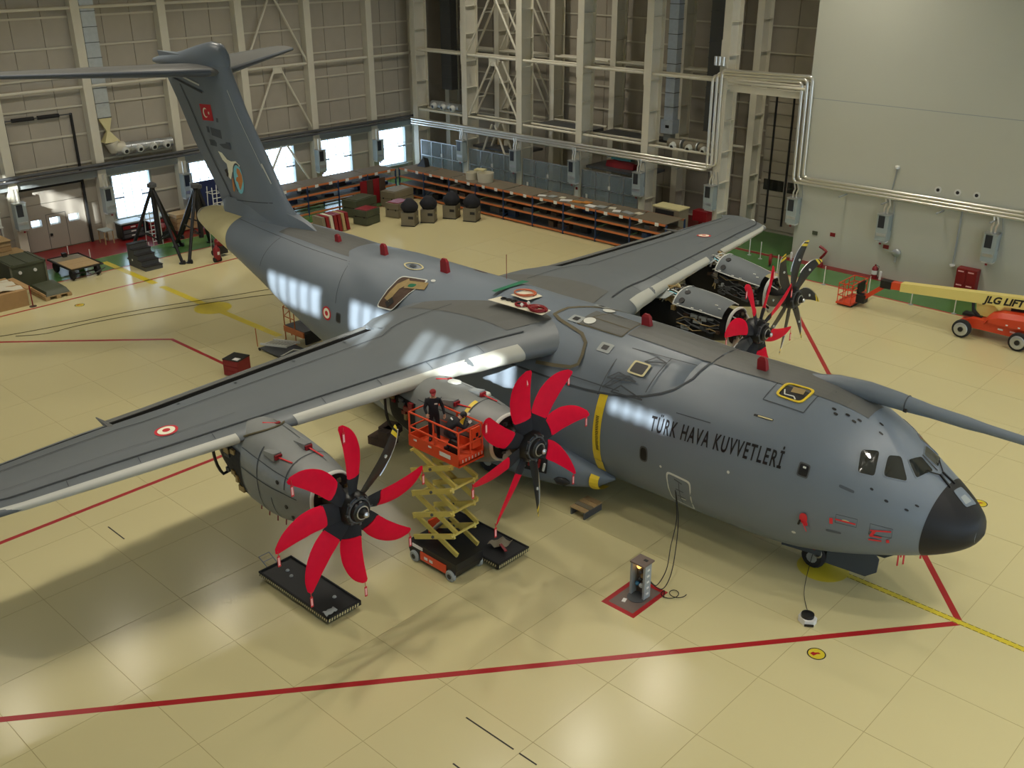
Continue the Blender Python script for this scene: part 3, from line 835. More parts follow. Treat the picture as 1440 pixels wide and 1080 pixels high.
CU = [.94, .85, .72, .58, .45, .33, .22, .14, .08, .04, .018, .005, 0]
YS = [.0, 1.2, 2.2, 2.8, 3.4, 4.2, 5.2, 5.32, 6.5, 8, 10, 12, 14, 16, 18, 19.5, 20.3, 20.6, 20.85, 21.03]
def wring(y, off=0.0, cs=CU):
    return [WP(y, c, 1, off) for c in cs]+[WP(y, c, 0, off) for c in cs[::-1][1:]]
def wgrid(y0, y1, c0, c1, s, off, nc=6, ny=10, up=1):
    return [[WP(s*(y0+(y1-y0)*i/ny), c0+(c1-c0)*j/nc, up, off) for j in range(nc+1)] for i in range(ny+1)]
def wline(name, pts, wd, m, par, s, off=.03):
    P = []
    q = []
    for i in range(len(pts)-1):
        n = 24
        q += [(pts[i][0]+(pts[i+1][0]-pts[i][0])*k/n, pts[i][1]+(pts[i+1][1]-pts[i][1])*k/n) for k in range(n)]
    q.append(pts[-1])
    R = [WP(s*a, b, 1, off) for a, b in q]
    for i, p in enumerate(R):
        d = (R[min(i+1, len(R)-1)]-R[max(0, i-1)]).normalized()
        sd = V((0, 0, 1)).cross(d).normalized()*wd/2
        P.append([p-sd, p+sd])
    return MB().grid(P).build(name, m, par, fix=False)
for s in (-1, 1):
    wing = MB().loft([wring(s*y) for y in YS]).build('wing', M_WING, AC, 40)
    # trailing surfaces
    def trail(name, y0, y1, c0, c1, droop, drop, m=M_WING):
        R = []
        for k in range(7):
            y = s*(y0+(y1-y0)*k/6)
            a = WP(y, c0, 1); b = WP(y, c0, 0); le, te = wle(y), wte(y); L = (c1-c0)*(le-te)
            dx, dz = -L*math.cos(droop), -L*math.sin(droop)
            m_ = (a+b)/2; h = max(.05, (a.z-b.z)/2*.9)
            R.append([V((a.x, y, m_.z+h-drop)), V((a.x+dx*.5, y, m_.z+h*.55+dz*.5-drop)), V((a.x+dx, y, m_.z+dz+.012-drop)), V((a.x+dx, y, m_.z+dz-.012-drop)), V((a.x+dx*.5, y, m_.z-h*.55+dz*.5-drop)), V((a.x, y, m_.z-h-drop))])
        return MB().loft(R).build(name, m, wing, 30)
    trail('wing_trailing_edge', .3, 5.25, .935, 1.0, .12, 0)
    trail('aileron', 15.85, 20.35, .945, 1.0, .08, 0)
    R = []; Q = []
    for k in range(9):
        y = s*(5.36+10.3*k/8); a = WP(y, .94, 1); b = WP(y, .94, 0); z_ = a.z-.05
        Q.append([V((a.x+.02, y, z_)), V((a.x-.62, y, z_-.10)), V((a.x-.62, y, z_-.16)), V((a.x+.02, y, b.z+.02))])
        R.append([V((a.x-.50, y, z_-.05)), V((a.x-.60, y, z_-.015)), V((a.x-.80, y, z_-.08)), V((a.x-.80, y, z_-.105)), V((a.x-.50, y, z_-.18))])
    MB().loft(R).build('flap', M_GREYT, wing, 30)
    MB().loft(Q).build('flap_cove_shade', M_DARK, wing)  # black slab, shadow of the flap slot put into its colour
    for y in (6.4, 8.9, 11.4, 15.75):
        c = WP(s*y, .96, 0)
        L = .25 if y > 15 else -.75
        MB().lathe([(.02, 0), (.1, .3), (.12, .7), (.07, 1.2+L*.5), (.02, 1.5+L)], (c.x+.8, c.y, c.z-.05), (-1, 0, .04 if y > 15 else -.1), 8).build('flap_track_fairing', M_GREYT, wing, 40)
    # pale de-iced leading edge
    def ledge(y0, y1):
        cs = [.055, .035, .018, .008, .002, 0]
        R = []
        n = max(3, int((y1-y0)/.8))
        for k in range(n+1):
            y = s*(y0+(y1-y0)*k/n)
            R.append([WP(y, c, 1, .014)+V((.014, 0, 0)) for c in cs]+[WP(y, c, 0, .014)+V((.014, 0, 0)) for c in cs[::-1][1:]])
        MB().grid(R).build('leading_edge', M_LE, wing, 60)
    ledge(13.6, 20.45); ledge(3.3, 11.75)
    # panel lines, spoilers, walkway
    for pts in ([(2.6, .13), (20.6, .16)], [(2.6, .135), (20.6, .166)], [(2.2, .70), (20.4, .76)]):
        wline('panel_seam', pts, .04, M_LINE, wing, s)
    for y in (4.6, 6.7, 8.6, 10.6, 14.2, 16.4, 18.4): wline('panel_seam', [(y, .06), (y-.05, .13)], .025, M_LINE, wing, s)
    for y in (5.3, 7.0, 9.2, 11.5, 13.6): wline('panel_seam', [(y, .86), (y, .90)], .08, M_LINE, wing, s)
    wline('panel_seam', [(13.0, .30), (20.2, .32)], .015, M_LINE, wing, s)
    MB().grid(wgrid(.0, 3.0, .18, .93, s, .009, 8, 6)).build('walkway_panel', M_GREYT, wing, fix=False)
    # roundel
    rc = (15.0, .34)
    for r, m, o in ((.36, M_FLAG, .014), (.27, M_EWHT, .02), (.12, M_FLAG, .026)):
        p0 = WP(s*rc[0], .4 if s < 0 else .46, 1)
        P = []
        for q in range(3):
            row = []
            for k in range(25):
                a = 2*PI*k/24
                yy = p0.y+r*q/2*math.sin(a); xx = p0.x+r*q/2*math.cos(a)
                c_ = (wle(yy)-xx)/(wle(yy)-wte(yy))
                row.append(WP(yy, c_, 1, o))
            P.append(row)
        MB().grid(P).build('roundel', m, wing, fix=False)
    MB().lathe([(.02, 0), (.09, .1), (.02, .5)], WP(s*20.9, .05)+V((0, 0, 0)), (-1, 0, 0), 8).build('tip_light', M_TRIM, wing, 40)

# fairing where the wing sits on the fuselage
def fair_th(x):
    return pch(np.array([-28.4, -27, -24, -13.8, -12.5, -11.4, -10.1, -9.3, -9.05]), np.array([75, 45, 24, 23.5, 25.5, 29, 39, 56, 88]), x)
def fair_off(x, u):
    e = min(1, (1-abs(u))*2.2); f_ = min(1, (-9.05-x)/3.5); g = min(1, (x+28.4)/3)
    sm = lambda t: t*t*(3-2*t)
    return .02+.13*sm(max(0, min(e, 1)))*sm(max(0, f_))*sm(max(0, g))
P = []
for k in range(40):
    x = -9.06-19.3*k/39 if k else -9.06
    t0 = fair_th(x)
    P.append([FP(x, t0+(180-2*t0)*j/28, fair_off(x, -1+2*j/28)) for j in range(29)])
fair = MB().grid(P).build('wing_fairing', M_GREY, AC, 60, fix=False)
def fseam(name, pts, wd, m, off=.17): return MB().grid(ribbon(pts, wd, off)).build(name, m, fair, fix=False)
fseam('fairing_edge', [(x, fair_th(x)) for x in (-9.06, -9.1, -9.3, -9.7, -10.1, -10.7, -11.4, -12, -12.5, -13.1, -13.8, -16, -19, -22)], .07, M_LINE, .035)
fseam('fairing_edge', [(x, 180-fair_th(x)) for x in (-9.06, -9.3, -10.1, -11.4, -12.5, -13.8)], .07, M_LINE, .035)
fseam('sealant_line', [(-15.4, 31), (-14.6, 33), (-13.86, 35.5), (-13.6, 39), (-13.62, 46), (-13.8, 56), (-14.2, 62), (-15.5, 68), (-15.95, 72)], .13, M_SEAL, .19)
fseam('sealant_line', [(-15.95, 72), (-15.8, 84), (-15.2, 96), (-14.4, 108), (-13.9, 118)], .15, M_SEAL, .165)
for pts in ([(-12.4, 24), (-12.3, 45), (-12.2, 70)], [(-10.6, 36), (-10.5, 52), (-10.4, 65)], [(-13.6, 62), (-9.4, 66)], [(-14.0, 30), (-11.6, 31)]):
    fseam('panel_seam', pts, .035, M_LINE, .14)
for q in ([(-14.75, 70), (-14.2, 93), (-12.7, 91), (-12.7, 70)],):
    for i in range(4): fseam('panel_seam', [q[i], q[(i+1) % 4]], .05, M_SEAL, .175)
    fseam('panel_seam', [(-14.5, 81), (-12.7, 80)], .05, M_SEAL, .175)
MB().grid([[FP(-14.75+k*.41, 71+j*5, .168) for j in range(5)] for k in range(6)]).build('walkway_panel', M_GREYT, fair, fix=False)
MB().grid([[FP(-12.6+k*.35, 74+j*6.4, fair_off(-12.6+k*.35, 0)+.022) for j in range(6)] for k in range(11)]).build('walkway_panel', M_GREYT, fair, fix=False)
for x, th in ((-14.95, 74), (-15.05, 104), (-12.95, 57)):
    spatch('intake_patch', [(x-.28, th-4), (x+.28, th-4), (x+.3, th+4), (x-.26, th+4)], M_GRYP, fair, .175, 9)
    spatch('intake_patch', [(x-.13, th-2), (x+.13, th-2), (x+.15, th+2), (x-.12, th+2)], M_BLK, fair, .185, 9)
for x, th in ((-14.4, 76), (-14.42, 97)): spatch('round_cap', [(x-.24, th-4), (x+.24, th-4), (x+.24, th+4), (x-.24, th+4)], M_TRIM, fair, .19, 2)
sc4 = [(-11.55, 46), (-11.0, 46), (-10.95, 54), (-11.5, 54)]
g = spatch('fairing_opening', sc4, M_BLK, fair, .155, 9); sring('opening_frame', sc4, M_CREAM, g, .155, 9, 1, 1.28, h=.01)
for q in ([(-12.3, 30), (-11.9, 40), (-11.4, 43), (-12.0, 33)], [(-11.9, 29), (-11.6, 35), (-10.6, 30.5)], [(-11.2, 56), (-10.9, 62), (-10.4, 60)], [(-12.25, 37), (-11.9, 43), (-11.1, 40.5)]):
    for i in range(len(q)): fseam('naca_intake', [q[i], q[(i+1) % len(q)]], .05, M_LINE, .165)

# ---------------------------------------------------------------- fin, rudder, bullet, tailplane
FZ = np.array([6.0, 7.4, 9.3, 11.4, 13.4, 14.0]); FL = np.array([-32.2, -34.05, -35.37, -36.85, -37.95, -38.3])
TZ = np.array([6.0, 7.5, 9.2, 11.5, 12.4, 14.0]); TX = np.array([-39.8, -40.6, -41.95, -43.35, -44.0, -44.9])
def FIN(c, z, sd=-1, off=0.0):
    le, te = pch(FZ, FL, z), pch(TZ, TX, z); ch = le-te; t = .13
    if z < 7.6: le += (7.6-z)**2*.0
    yt = 5*t*(.2969*math.sqrt(max(c, 0))-.126*c-.3516*c*c+.2843*c**3-.1036*c**4)*ch
    return V((le-c*ch, sd*(yt+off), z))
CF = [1, .85, .7, .55, .4, .28, .18, .1, .05, .02, .005, 0]
fin = MB().loft([[FIN(c, z, -1) for c in CF]+[FIN(c, z, 1) for c in CF[::-1][1:-1]] for z in (5.9, 6.5, 7, 7.6, 8.5, 9.5, 10.5, 11.5, 12.5, 13.4, 13.9)]).build('fin', M_GREY, AC, 40)
def fline(name, pts, wd, m, off=.012):
    P = []
    R = []
    for i in range(len(pts)-1):
        R += [FIN(pts[i][0]+(pts[i+1][0]-pts[i][0])*k/6, pts[i][1]+(pts[i+1][1]-pts[i][1])*k/6, -1, off) for k in range(6)]
    R.append(FIN(*pts[-1], -1, off))
    for i, p in enumerate(R):
        d = (R[min(i+1, len(R)-1)]-R[max(0, i-1)]).normalized()
        sd = V((0, -1, 0)).cross(d).normalized()*wd/2
        P.append([p-sd, p+sd])
    MB().grid(P).build(name, m, fin, fix=False)
fline('rudder_hinge', [(.78, 6.6), (.78, 12.4)], .05, M_LINE)
fline('rudder_hinge', [(.76, 6.6), (.76, 12.4)], .03, M_LINE)
fline('panel_seam', [(.12, 7.4), (.74, 6.95)], .04, M_LINE)
fline('panel_seam', [(.06, 9.0), (.07, 12.5)], .03, M_TRIM)
fline('panel_seam', [(.04, 8.3), (.05, 9.2)], .12, M_TRIM)
MB().loft([[V((x, -w_, 6.25)), V((x, -w_*.5, 6.3+h)), V((x, w_*.5, 6.3+h)), V((x, w_, 6.25))] for x, w_, h in ((-31.6, .02, .05), (-32.6, .25, .45), (-34, .5, .75), (-37, .62, .8), (-39.2, .45, .7), (-39.9, .1, .4))]).build('fin_root_fairing', M_GREY, fin, 40)
def fpatch(name, pts, m, off=.015):
    """flat print on the starboard side of the fin, given in (x, z)"""
    q = []
    for x, z in pts:
        le, te = pch(FZ, FL, z), pch(TZ, TX, z)
        q.append(FIN((le-x)/(le-te), z, -1, off))
    return MB().poly(q).build(name, m, fin, fix=False)
# flag with crescent and star
fpatch('flag', [(-40.62, 11.58), (-39.42, 11.66), (-39.32, 10.86), (-40.5, 10.78)], M_FLAG)
cr = []
for k in range(17): a = math.radians(50+k*260/16); cr.append((-40.08+.25*math.cos(a), 11.2+.25*math.sin(a)))
for k in range(17): a = math.radians(300-k*240/16); cr.append((-40.02+.19*math.cos(a), 11.2+.19*math.sin(a)))
fpatch('flag_crescent', cr, M_EWHT, .022)
fpatch('flag_star', [(-39.72+(.11 if k % 2 == 0 else .045)*math.cos(math.radians(180+k*36)), 11.22+(.11 if k % 2 == 0 else .045)*math.sin(math.radians(180+k*36))) for k in range(10)], M_EWHT, .022)
fpatch('faded_serial', [(-39.05, 11.05), (-38.85, 11.05), (-38.85, 10.85), (-39.05, 10.85)], M_LBLU)
fpatch('faded_serial', [(-40.25, 10.5), (-40.0, 10.5), (-39.95, 10.2), (-40.2, 10.2)], M_LBLU)
fpatch('faded_serial', [(-39.8, 10.5), (-38.75, 10.48), (-38.7, 10.05), (-39.75, 10.1)], M_LBLU)
fpatch('faded_serial', [(-40.15, 9.85), (-38.0, 9.95), (-37.95, 9.6), (-40.1, 9.55)], M_LBLU)
# squadron emblem: white bird sweeping round a globe
fpatch('emblem_bird', [(-39.35, 9.35), (-38.95, 9.32), (-38.5, 9.05), (-38.1, 9.0), (-37.65, 9.08), (-37.3, 8.9), (-37.45, 8.75), (-37.9, 8.7), (-38.2, 8.4), (-38.45, 8.02), (-38.7, 8.12), (-38.6, 8.5), (-38.62, 8.8), (-39.0, 8.95)], M_EWHT)
fpatch('emblem_head', [(-39.0, 8.42), (-38.72, 8.55), (-38.6, 8.3), (-38.7, 8.08), (-38.9, 8.15), (-38.85, 8.25)], M_BLK, .02)
fpatch('emblem_leg', [(-38.32, 8.1), (-38.2, 8.15), (-38.15, 7.6), (-38.3, 7.4), (-38.42, 7.45)], M_EORG, .02)
gl = [(-37.62+.47*math.cos(2*PI*k/28), 8.18+.76*math.sin(2*PI*k/28)) for k in range(28)]
fpatch('emblem_globe', gl, M_CYAN, .02)
fpatch('emblem_rim', [(-37.62+(.5 if k < 29 else .43)*math.cos(PI*.35+PI*1.0*(k if k < 29 else 57-k)/28), 8.18+(.8 if k < 29 else .71)*math.sin(PI*.35+PI*1.0*(k if k < 29 else 57-k)/28)) for k in range(58)], M_LBLU, .024)
fpatch('emblem_land', [(-37.62, 8.75), (-37.4, 8.7), (-37.22, 8.45), (-37.2, 8.15), (-37.35, 7.9), (-37.55, 7.62), (-37.65, 7.72), (-37.72, 8.0), (-37.9, 8.05), (-37.78, 8.25), (-37.6, 8.3), (-37.7, 8.5)], M_EORG, .026)
# bullet fairing on top of the fin
R = []
for x, zc, hw, hh in ((-38.0, 13.75, .03, .05), (-38.12, 13.8, .18, .5), (-38.5, 13.88, .34, .72), (-39.3, 13.88, .42, .80), (-40.4, 13.8, .44, .68), (-42, 13.64, .40, .46), (-43.5, 13.5, .32, .30), (-44.8, 13.40, .22, .20), (-45.3, 13.36, .1, .12)):
    R.append([V((x, hw*math.cos(a), zc+hh*math.sin(a))) for a in np.linspace(0, 2*PI, 24, endpoint=False)])
MB().loft(R).build('bullet_fairing', M_GREY, fin, 50)
def TP(y, c, up=1):
    le = -38.2-.78*abs(y); te = -43.55-.44*abs(y); ch = le-te; t = .11
    yt = 5*t*(.2969*math.sqrt(max(c, 0))-.126*c-.3516*c*c+.2843*c**3-.1036*c**4)*ch
    return V((le-c*ch, y, 13.28+(yt if up else -yt)))
CT = [1, .85, .7, .5, .3, .15, .06, .02, 0]
for s in (-1, 1):
    tp = MB().loft([[TP(s*y, c) for c in CT]+[TP(s*y, c, 0) for c in CT[::-1][1:-1]] for y in (0, 1.5, 3, 4.5, 6, 7.5, 8.6, 8.9)]).build('tailplane', M_GREYT, AC, 40)
    MB().grid([[TP(s*y, c, u)+V((.012, 0, .012 if u else -.012)) for c, u in ((.035, 1), (.01, 1), (0, 1), (.02, 0), (.06, 0), (.14, 0))] for y in np.linspace(.6, 8.85, 8)]).build('leading_edge', M_LBLU, tp, 60)
    MB().grid([[TP(s*y, .7, 1)+V((d, 0, .012)) for d in (-.03, .03)] for y in np.linspace(.8, 8.7, 6)]).build('elevator_hinge', M_LINE, tp, fix=False)
    MB().lathe([(.02, 0), (.12, .5), (.12, 1.5), (.02, 2.6)], (-39.9-2.6, s*.75, 13.3), (-1, 0, -.08), 8).build('elevator_fairing', M_GREY, tp, 40)
for a, b in (((-40.2, 12.55), (-43.6, 13.05)), ((-40.0, 12.2), (-43.7, 12.75))):
    fline('fin_strake', [((pch(FZ, FL, a[1])-a[0])/(pch(FZ, FL, a[1])-pch(TZ, TX, a[1])), a[1]), ((pch(FZ, FL, b[1])-b[0])/(pch(FZ, FL, b[1])-pch(TZ, TX, b[1])), b[1])], .09, M_TRIM if a[1] > 12.3 else M_LINE, .05)

# ---------------------------------------------------------------- landing gear
for s in (-1, 1):
    R = []
    for x, yo, zc, hw, hh in ((-12.0, 2.0, 1.3, .03, .03), (-12.6, 2.1, 1.28, .55, .42), (-13.8, 2.15, 1.3, 1.0, .75), (-15.5, 2.2, 1.35, 1.35, .95), (-18, 2.2, 1.4, 1.5, 1.02), (-22, 2.2, 1.4, 1.5, 1.02), (-24.5, 2.15, 1.5, 1.2, .9), (-26.5, 2.1, 1.6, .7, .6), (-27.8, 2.0, 1.7, .05, .05)):
        R.append([V((x, s*yo+hw*math.copysign(abs(math.cos(a))**.8, math.cos(a)), zc+hh*math.copysign(abs(math.sin(a))**.8, math.sin(a)))) for a in np.linspace(0, 2*PI, 28, endpoint=False)])
    sp = MB().loft(R).build('gear_sponson', M_GREY, AC, 50)
    for x in (-17.4, -19.2, -21.0):
        for y in (2.35, 3.0):
            t = MB().lathe([(.25, -.19), (.5, -.19), (.6, -.1), (.62, 0), (.6, .1), (.5, .19), (.25, .19)], (x, s*y, .62), (0, 1, 0), 20).build('main_wheel', M_RUB, AC, 40)
            MB().lathe([(.05, -.2), (.26, -.2), (.3, -.12), (.3, .12), (.26, .2), (.05, .2)], (x, s*y, .62), (0, 1, 0), 14).build('wheel_rim', M_GRYP, t, 40)
        MB().cyl((x, s*2.2, .62), (x, s*3.1, .62), .1, n=8).build('axle', M_DGRY, sp, 40)
    if s < 0:
        MB().box((-14.75, -3.47, 1.62), (.06, .02, .02)).build('gear_bolt', M_DGRY, sp)
        q = [(-15.15, -3.56, 1.25), (-14.2, -3.3, 1.25), (-14.15, -3.28, 1.95), (-15.05, -3.56, 2.0)]
        MB().prism(q, (0, -.04, 0)).build('open_gear_panel', M_BLKM, sp)
        for k in range(5): MB().bar((-15.05+k*.19, -3.6+k*.055, 1.35+.1*(k % 2)), (-14.98+k*.19, -3.6+k*.055, 1.8-.12*(k % 3)), .07).build('gear_component', (M_TRIM, M_FERED, M_METAL, M_FERED, M_TRIM)[k], sp)
        line('danger_stripe', [(-12.33, -25), (-12.4, -38)], .36, M_YEL, sp, .05)
        MB().loft([[V((x, -2.1+h*math.cos(a)*1.3-.02, 1.28+h*math.sin(a))) for a in np.linspace(PI*.8, PI*1.6, 9)] for x, h in ((-12.3, .40), (-12.45, .46), (-12.62, .50))], caps=False, closed=False).build('danger_stripe', M_YEL, sp)
        MB().lathe([(.02, 0), (.16, .2), (.16, .5), (.02, .7)], (-13.3, -3.0, 1.05), (-1, -.2, 0), 10).build('landing_light', M_BLK, sp, 40)
ng = MB().cyl((-4.9, 0, .5), (-5.1, 0, 1.6), .13, n=12).build('nose_leg', M_DGRY, AC, 40)
for s in (-1, 1):
    t = MB().lathe([(.18, -.14), (.34, -.14), (.41, -.07), (.42, 0), (.41, .07), (.34, .14), (.18, .14)], (-4.9, s*.33, .42), (0, 1, 0), 18).build('nose_wheel', M_RUB, AC, 40)
    MB().lathe([(.04, -.15), (.19, -.15), (.2, .15), (.04, .15)], (-4.9, s*.33, .42), (0, 1, 0), 12).build('wheel_rim', M_GRYP, t, 40)
    MB().prism([(-5.9, s*.62, 1.2), (-4.5, s*.62, 1.35), (-4.5, s*.68, .78), (-5.9, s*.68, .62)], (0, s*.05, 0)).build('gear_door', M_NAVY, AC)
    MB().prism([(-4.3, s*.6, 1.5), (-2.95, s*.6, 1.75), (-2.62, s*.62, 1.45), (-2.62, s*.66, 1.0), (-2.95, s*.68, .72), (-4.3, s*.68, .62)], (0, s*.05, 0)).build('gear_door', M_NAVY, AC)
MB().torus((-4.75, -.5, .72), (.2, 1, .1), .2, .03, 16).build('tow_ring', M_METAL, ng, 40)
MB().box((-4.95, -.72, 1.02), (.5, .04, .2)).build('gear_flag', M_REDP, ng)
MB().bar((-4.4, 0, .42), (-5.6, 0, .9), .1).build('drag_strut', M_BLK, ng)
# ================================================================ ENGINES AND PROPELLERS
M_COWL = mat('cowl_grey', (0.13, 0.15, 0.162), 0.6, 0, 0.08, 1.4, 0.3)
NS = {True: np.array([  # outboard: dx, half width, top, bottom (relative to hub height)
 [-7.8, .10, .95, .75], [-7.0, .45, 1.15, .2], [-6.0, .75, 1.28, -.55], [-5.0, .92, 1.34, -1.15], [-4.2, 1.0, 1.36, -1.45], [-3.4, 1.03, 1.28, -1.5], [-2.6, 1.02, 1.12, -1.42], [-1.9, .95, .98, -1.22], [-1.3, .84, .84, -.98], [-.95, .74, .74, -.80]]),
 False: np.array([
 [-8.6, .10, .55, .35], [-7.6, .5, .8, -.1], [-6.4, .8, 1.0, -.75], [-5.3, .95, 1.06, -1.2], [-4.4, 1.02, 1.06, -1.4], [-3.4, 1.04, 1.05, -1.45], [-2.6, 1.02, 1.0, -1.38], [-1.9, .95, .92, -1.2], [-1.3, .84, .82, -.98], [-.95, .74, .74, -.80]])}
def NPT(h, outb, dx, a, k=1.0, off=0.0):
    T = NS[outb]; hw, tp, bt = [pch(T[:, 0], T[:, i], dx) for i in (1, 2, 3)]
    zc = (tp+bt)/2+.15*(1 if dx < -1.2 else 0)*min(1, (-1.2-dx)) if dx < -1.2 else (tp+bt)/2
    c, s = math.cos(a), math.sin(a); e = .85
    y = (hw*k+off)*math.copysign(abs(c)**e, c)
    z = zc+((tp-zc)*k+off)*abs(s)**e if s > 0 else zc-((zc-bt)*k+off)*abs(s)**e
    return V((h[0]+dx, h[1]+y, h[2]+z))
def npatch(h, ob, x0, x1, a0, a1, off=.012, nx=5, na=8):
    return MB().grid([[NPT(h, ob, x0+(x1-x0)*i/nx, a0+(a1-a0)*j/na, 1, off) for j in range(na+1)] for i in range(nx+1)])
def nacelle(h, ob, opened):
    dxs = np.linspace(-7.8 if ob else -8.6, -.95, 30)
    an = np.linspace(0, 2*PI, 40, endpoint=False)
    if opened:
        n = MB().loft([[NPT(h, ob, dx, a, .72) for a in an] for dx in dxs]).build('nacelle', M_BLKM, AC, 50)
        # closed skin only at the rear and the raised cowl at the front
        sk = npatch(h, ob, dxs[0], -5.2, 0, 2*PI, .0, 8, 30).build('rear_fairing', M_NAC, n, 50, fix=False)
        cp = npatch(h, ob, -3.55, -1.25, math.radians(58), math.radians(150), .02, 8, 14).build('cowl_panel', M_COWL, n, 50, fix=False)
        e = MB()
        for a in (58, 150): e.tube([NPT(h, ob, -3.55+2.3*k/6, math.radians(a), 1, .01) for k in range(7)], .03, 6)
        e.tube([NPT(h, ob, -3.55, math.radians(58+92*k/10), 1, .01) for k in range(11)], .035, 6)
        e.build('cowl_edge', M_TRIM, n, 40)
        for dx, a in ((-3.2, 108), (-3.2, 136)):
            p = NPT(h, ob, dx, math.radians(a), 1, .03); q = NPT(h, ob, dx, math.radians(a), 1, .04)
            d = (q-p).normalized()
            MB().cyl(p-d*.02, p+d*.012, .13, n=16).build('access_hole', M_BLK, n)
        for dx, a in ((-1.5, 125), (-1.7, 118), (-3.3, 147), (-2.6, 147), (-2.2, 147)):
            p = NPT(h, ob, dx, math.radians(a), 1, .03); MB().box(p, (.12, .05, .04)).build('latch', M_TRIM, n)
        rnd = random.Random(int(h[1]*10))
        for k in range(26):
            dx = rnd.uniform(-4.1 if ob else -4.5, -3.3); a = rnd.uniform(.9, 3.0)
            p = NPT(h, ob, dx, a, .84); q = NPT(h, ob, dx+rnd.uniform(-.6, .6), a+rnd.uniform(-.5, .5), .95)
            m_ = (p+q)/2+V((0, rnd.uniform(-.1, .1), rnd.uniform(.0, .18)))
            MB().tube([p, m_, q], rnd.choice([.02, .03, .045]), 6).build('engine_pipe', rnd.choice([M_TAN, M_METAL, M_DGRY, M_BLK, M_TAN, M_TRIM]), n, 40)
        for k in range(10):
            p = NPT(h, ob, rnd.uniform(-4.0 if ob else -4.4, -3.4), rnd.uniform(.9, 3.1), .80)
            MB().box(p, (rnd.uniform(.12, .35), rnd.uniform(.1, .25), rnd.uniform(.1, .2)), rnd.uniform(0, 1)).build('engine_unit', rnd.choice([M_TAN, M_DGRY, M_DWOOD, M_KHAKI]), n)
        for k in range(3):
            MB().tube([NPT(h, ob, (-4.1 if ob else -4.5)+.1*k, 1.7+.2*k, .82), NPT(h, ob, -3.9, 1.9+.15*k, .95), NPT(h, ob, -3.4, 2.0+.1*k, .9)], .03, 6).build('wrapped_hose', M_TRIM if k != 1 else M_CYAN, n, 40)
        for k in range(16):
            p = NPT(h, ob, rnd.uniform(-3.4, -1.2), rnd.uniform(2.5, 3.7), .74)
            MB().box(p, (rnd.uniform(.1, .4), rnd.uniform(.06, .15), rnd.uniform(.06, .2)), rnd.uniform(-.3, .3)).build('engine_unit', rnd.choice([M_DGRY, M_BLK, M_DGRY, M_DWOOD, M_GRYP]), n)
        for k in range(7):
            a = rnd.uniform(2.5, 3.4); MB().tube([NPT(h, ob, -3.4+2.0*q/5, a+.12*math.sin(q*1.7+k), .77) for q in range(6)], .025, 6).build('engine_pipe', rnd.choice([M_DGRY, M_TAN, M_DGRY]), n, 40)
        p = NPT(h, ob, -4.3, 2.3, .78)
        MB().prism([p+V(t) for t in ((-.8, -.5, -.1), (.5, -.6, .15), (.55, 0, .25), (-.1, .2, .2))], (0, 0, .03)).build('open_door', M_GRYP, n)
    else:
        n = MB().loft([[NPT(h, ob, dx, a) for a in an] for dx in dxs]).build('nacelle', M_NAC, AC, 50)
        rim = lambda a0, a1, x: MB().grid([[NPT(h, ob, x+d, a0+(a1-a0)*j/24, 1, .01) for d in (-.02, .02)] for j in range(25)])
        for x, a0, a1 in ((-2.0, 0.1, 3.0), (-3.3, 2.2, 4.6), (-2.65, 3.3, 4.5)): rim(a0, a1, x).build('panel_seam', M_LINE, n, fix=False)
        for a in (math.radians(75), math.radians(150), math.radians(178)):
            MB().grid([[NPT(h, ob, -4.2+2.7*j/10, a+d, 1, .01) for d in (-.012, .012)] for j in range(11)]).build('panel_seam', M_LINE, n, fix=False)
        for x, a, l in ((-2.9, 128, .55), (-2.55, 82, .55)):     # raised ram scoops with red plugs
            p = NPT(h, ob, x, math.radians(a)); q = NPT(h, ob, x+l, math.radians(a))
            R = []
            for k in range(4):
                c = NPT(h, ob, x-.25+l*k/3, math.radians(a)); hh = .02+.16*k/3
                R.append([c+V((0, -.16, -.06)), c+V((0, -.13, hh)), c+V((0, .13, hh)), c+V((0, .16, -.06))])
            MB().loft(R).build('ram_scoop', M_NAC, n, 30)
            e_ = NPT(h, ob, x-.25+l, math.radians(a))
            MB().box(e_+V((.02, 0, .06)), (.08, .24, .14)).build('intake_plug', M_REDP, n)
            MB().bar(e_+V((.05, 0, .05)), NPT(h, ob, x+l+.3, math.radians(a-8), 1, .03), .05, .02).build('streamer', M_TAG, n)
        p = NPT(h, ob, -3.9, math.radians(78))
        MB().box(p, (.1, .16, .06)).build('intake_plug', M_REDP, n); MB().bar(p, p+V((-.3, -.35, .04)), .05, .02).build('streamer', M_TAG, n)
        for dx, a in ((-2.3, 165), (-2.0, 195), (-1.9, 215)):
            c = NPT(h, ob, dx, math.radians(a)); 
            MB().lathe([(.01, 0), (.07, 0), (.07, .02), (.01, .02)], c+V((0, .0, 0)), (0, -1, 0), 10).build('skin_port', M_BLK, n)
        # open bay at the rear outboard flank
        bay = npatch(h, ob, -5.7, -4.25, math.radians(160), math.radians(215), .015, 5, 8).build('open_bay', M_BLKM, n, fix=False)
        pts = [NPT(h, ob, -5.6, math.radians(a), 1.0, .28 if 165 < a < 225 else .05) for a in range(150, 241, 9)]
        MB().tube(pts, .05, 8).build('bay_hoop', M_BLK, bay, 40)
        rnd = random.Random(int(h[1]*7))
        for k in range(9):
            p = NPT(h, ob, rnd.uniform(-5.5, -4.4), math.radians(rnd.uniform(165, 212)), 1, .03)
            MB().box(p, (rnd.uniform(.1, .3), .1, rnd.uniform(.1, .25))).build('bay_unit', rnd.choice([M_TAN, M_DGRY, M_FERED, M_TAN]), bay)
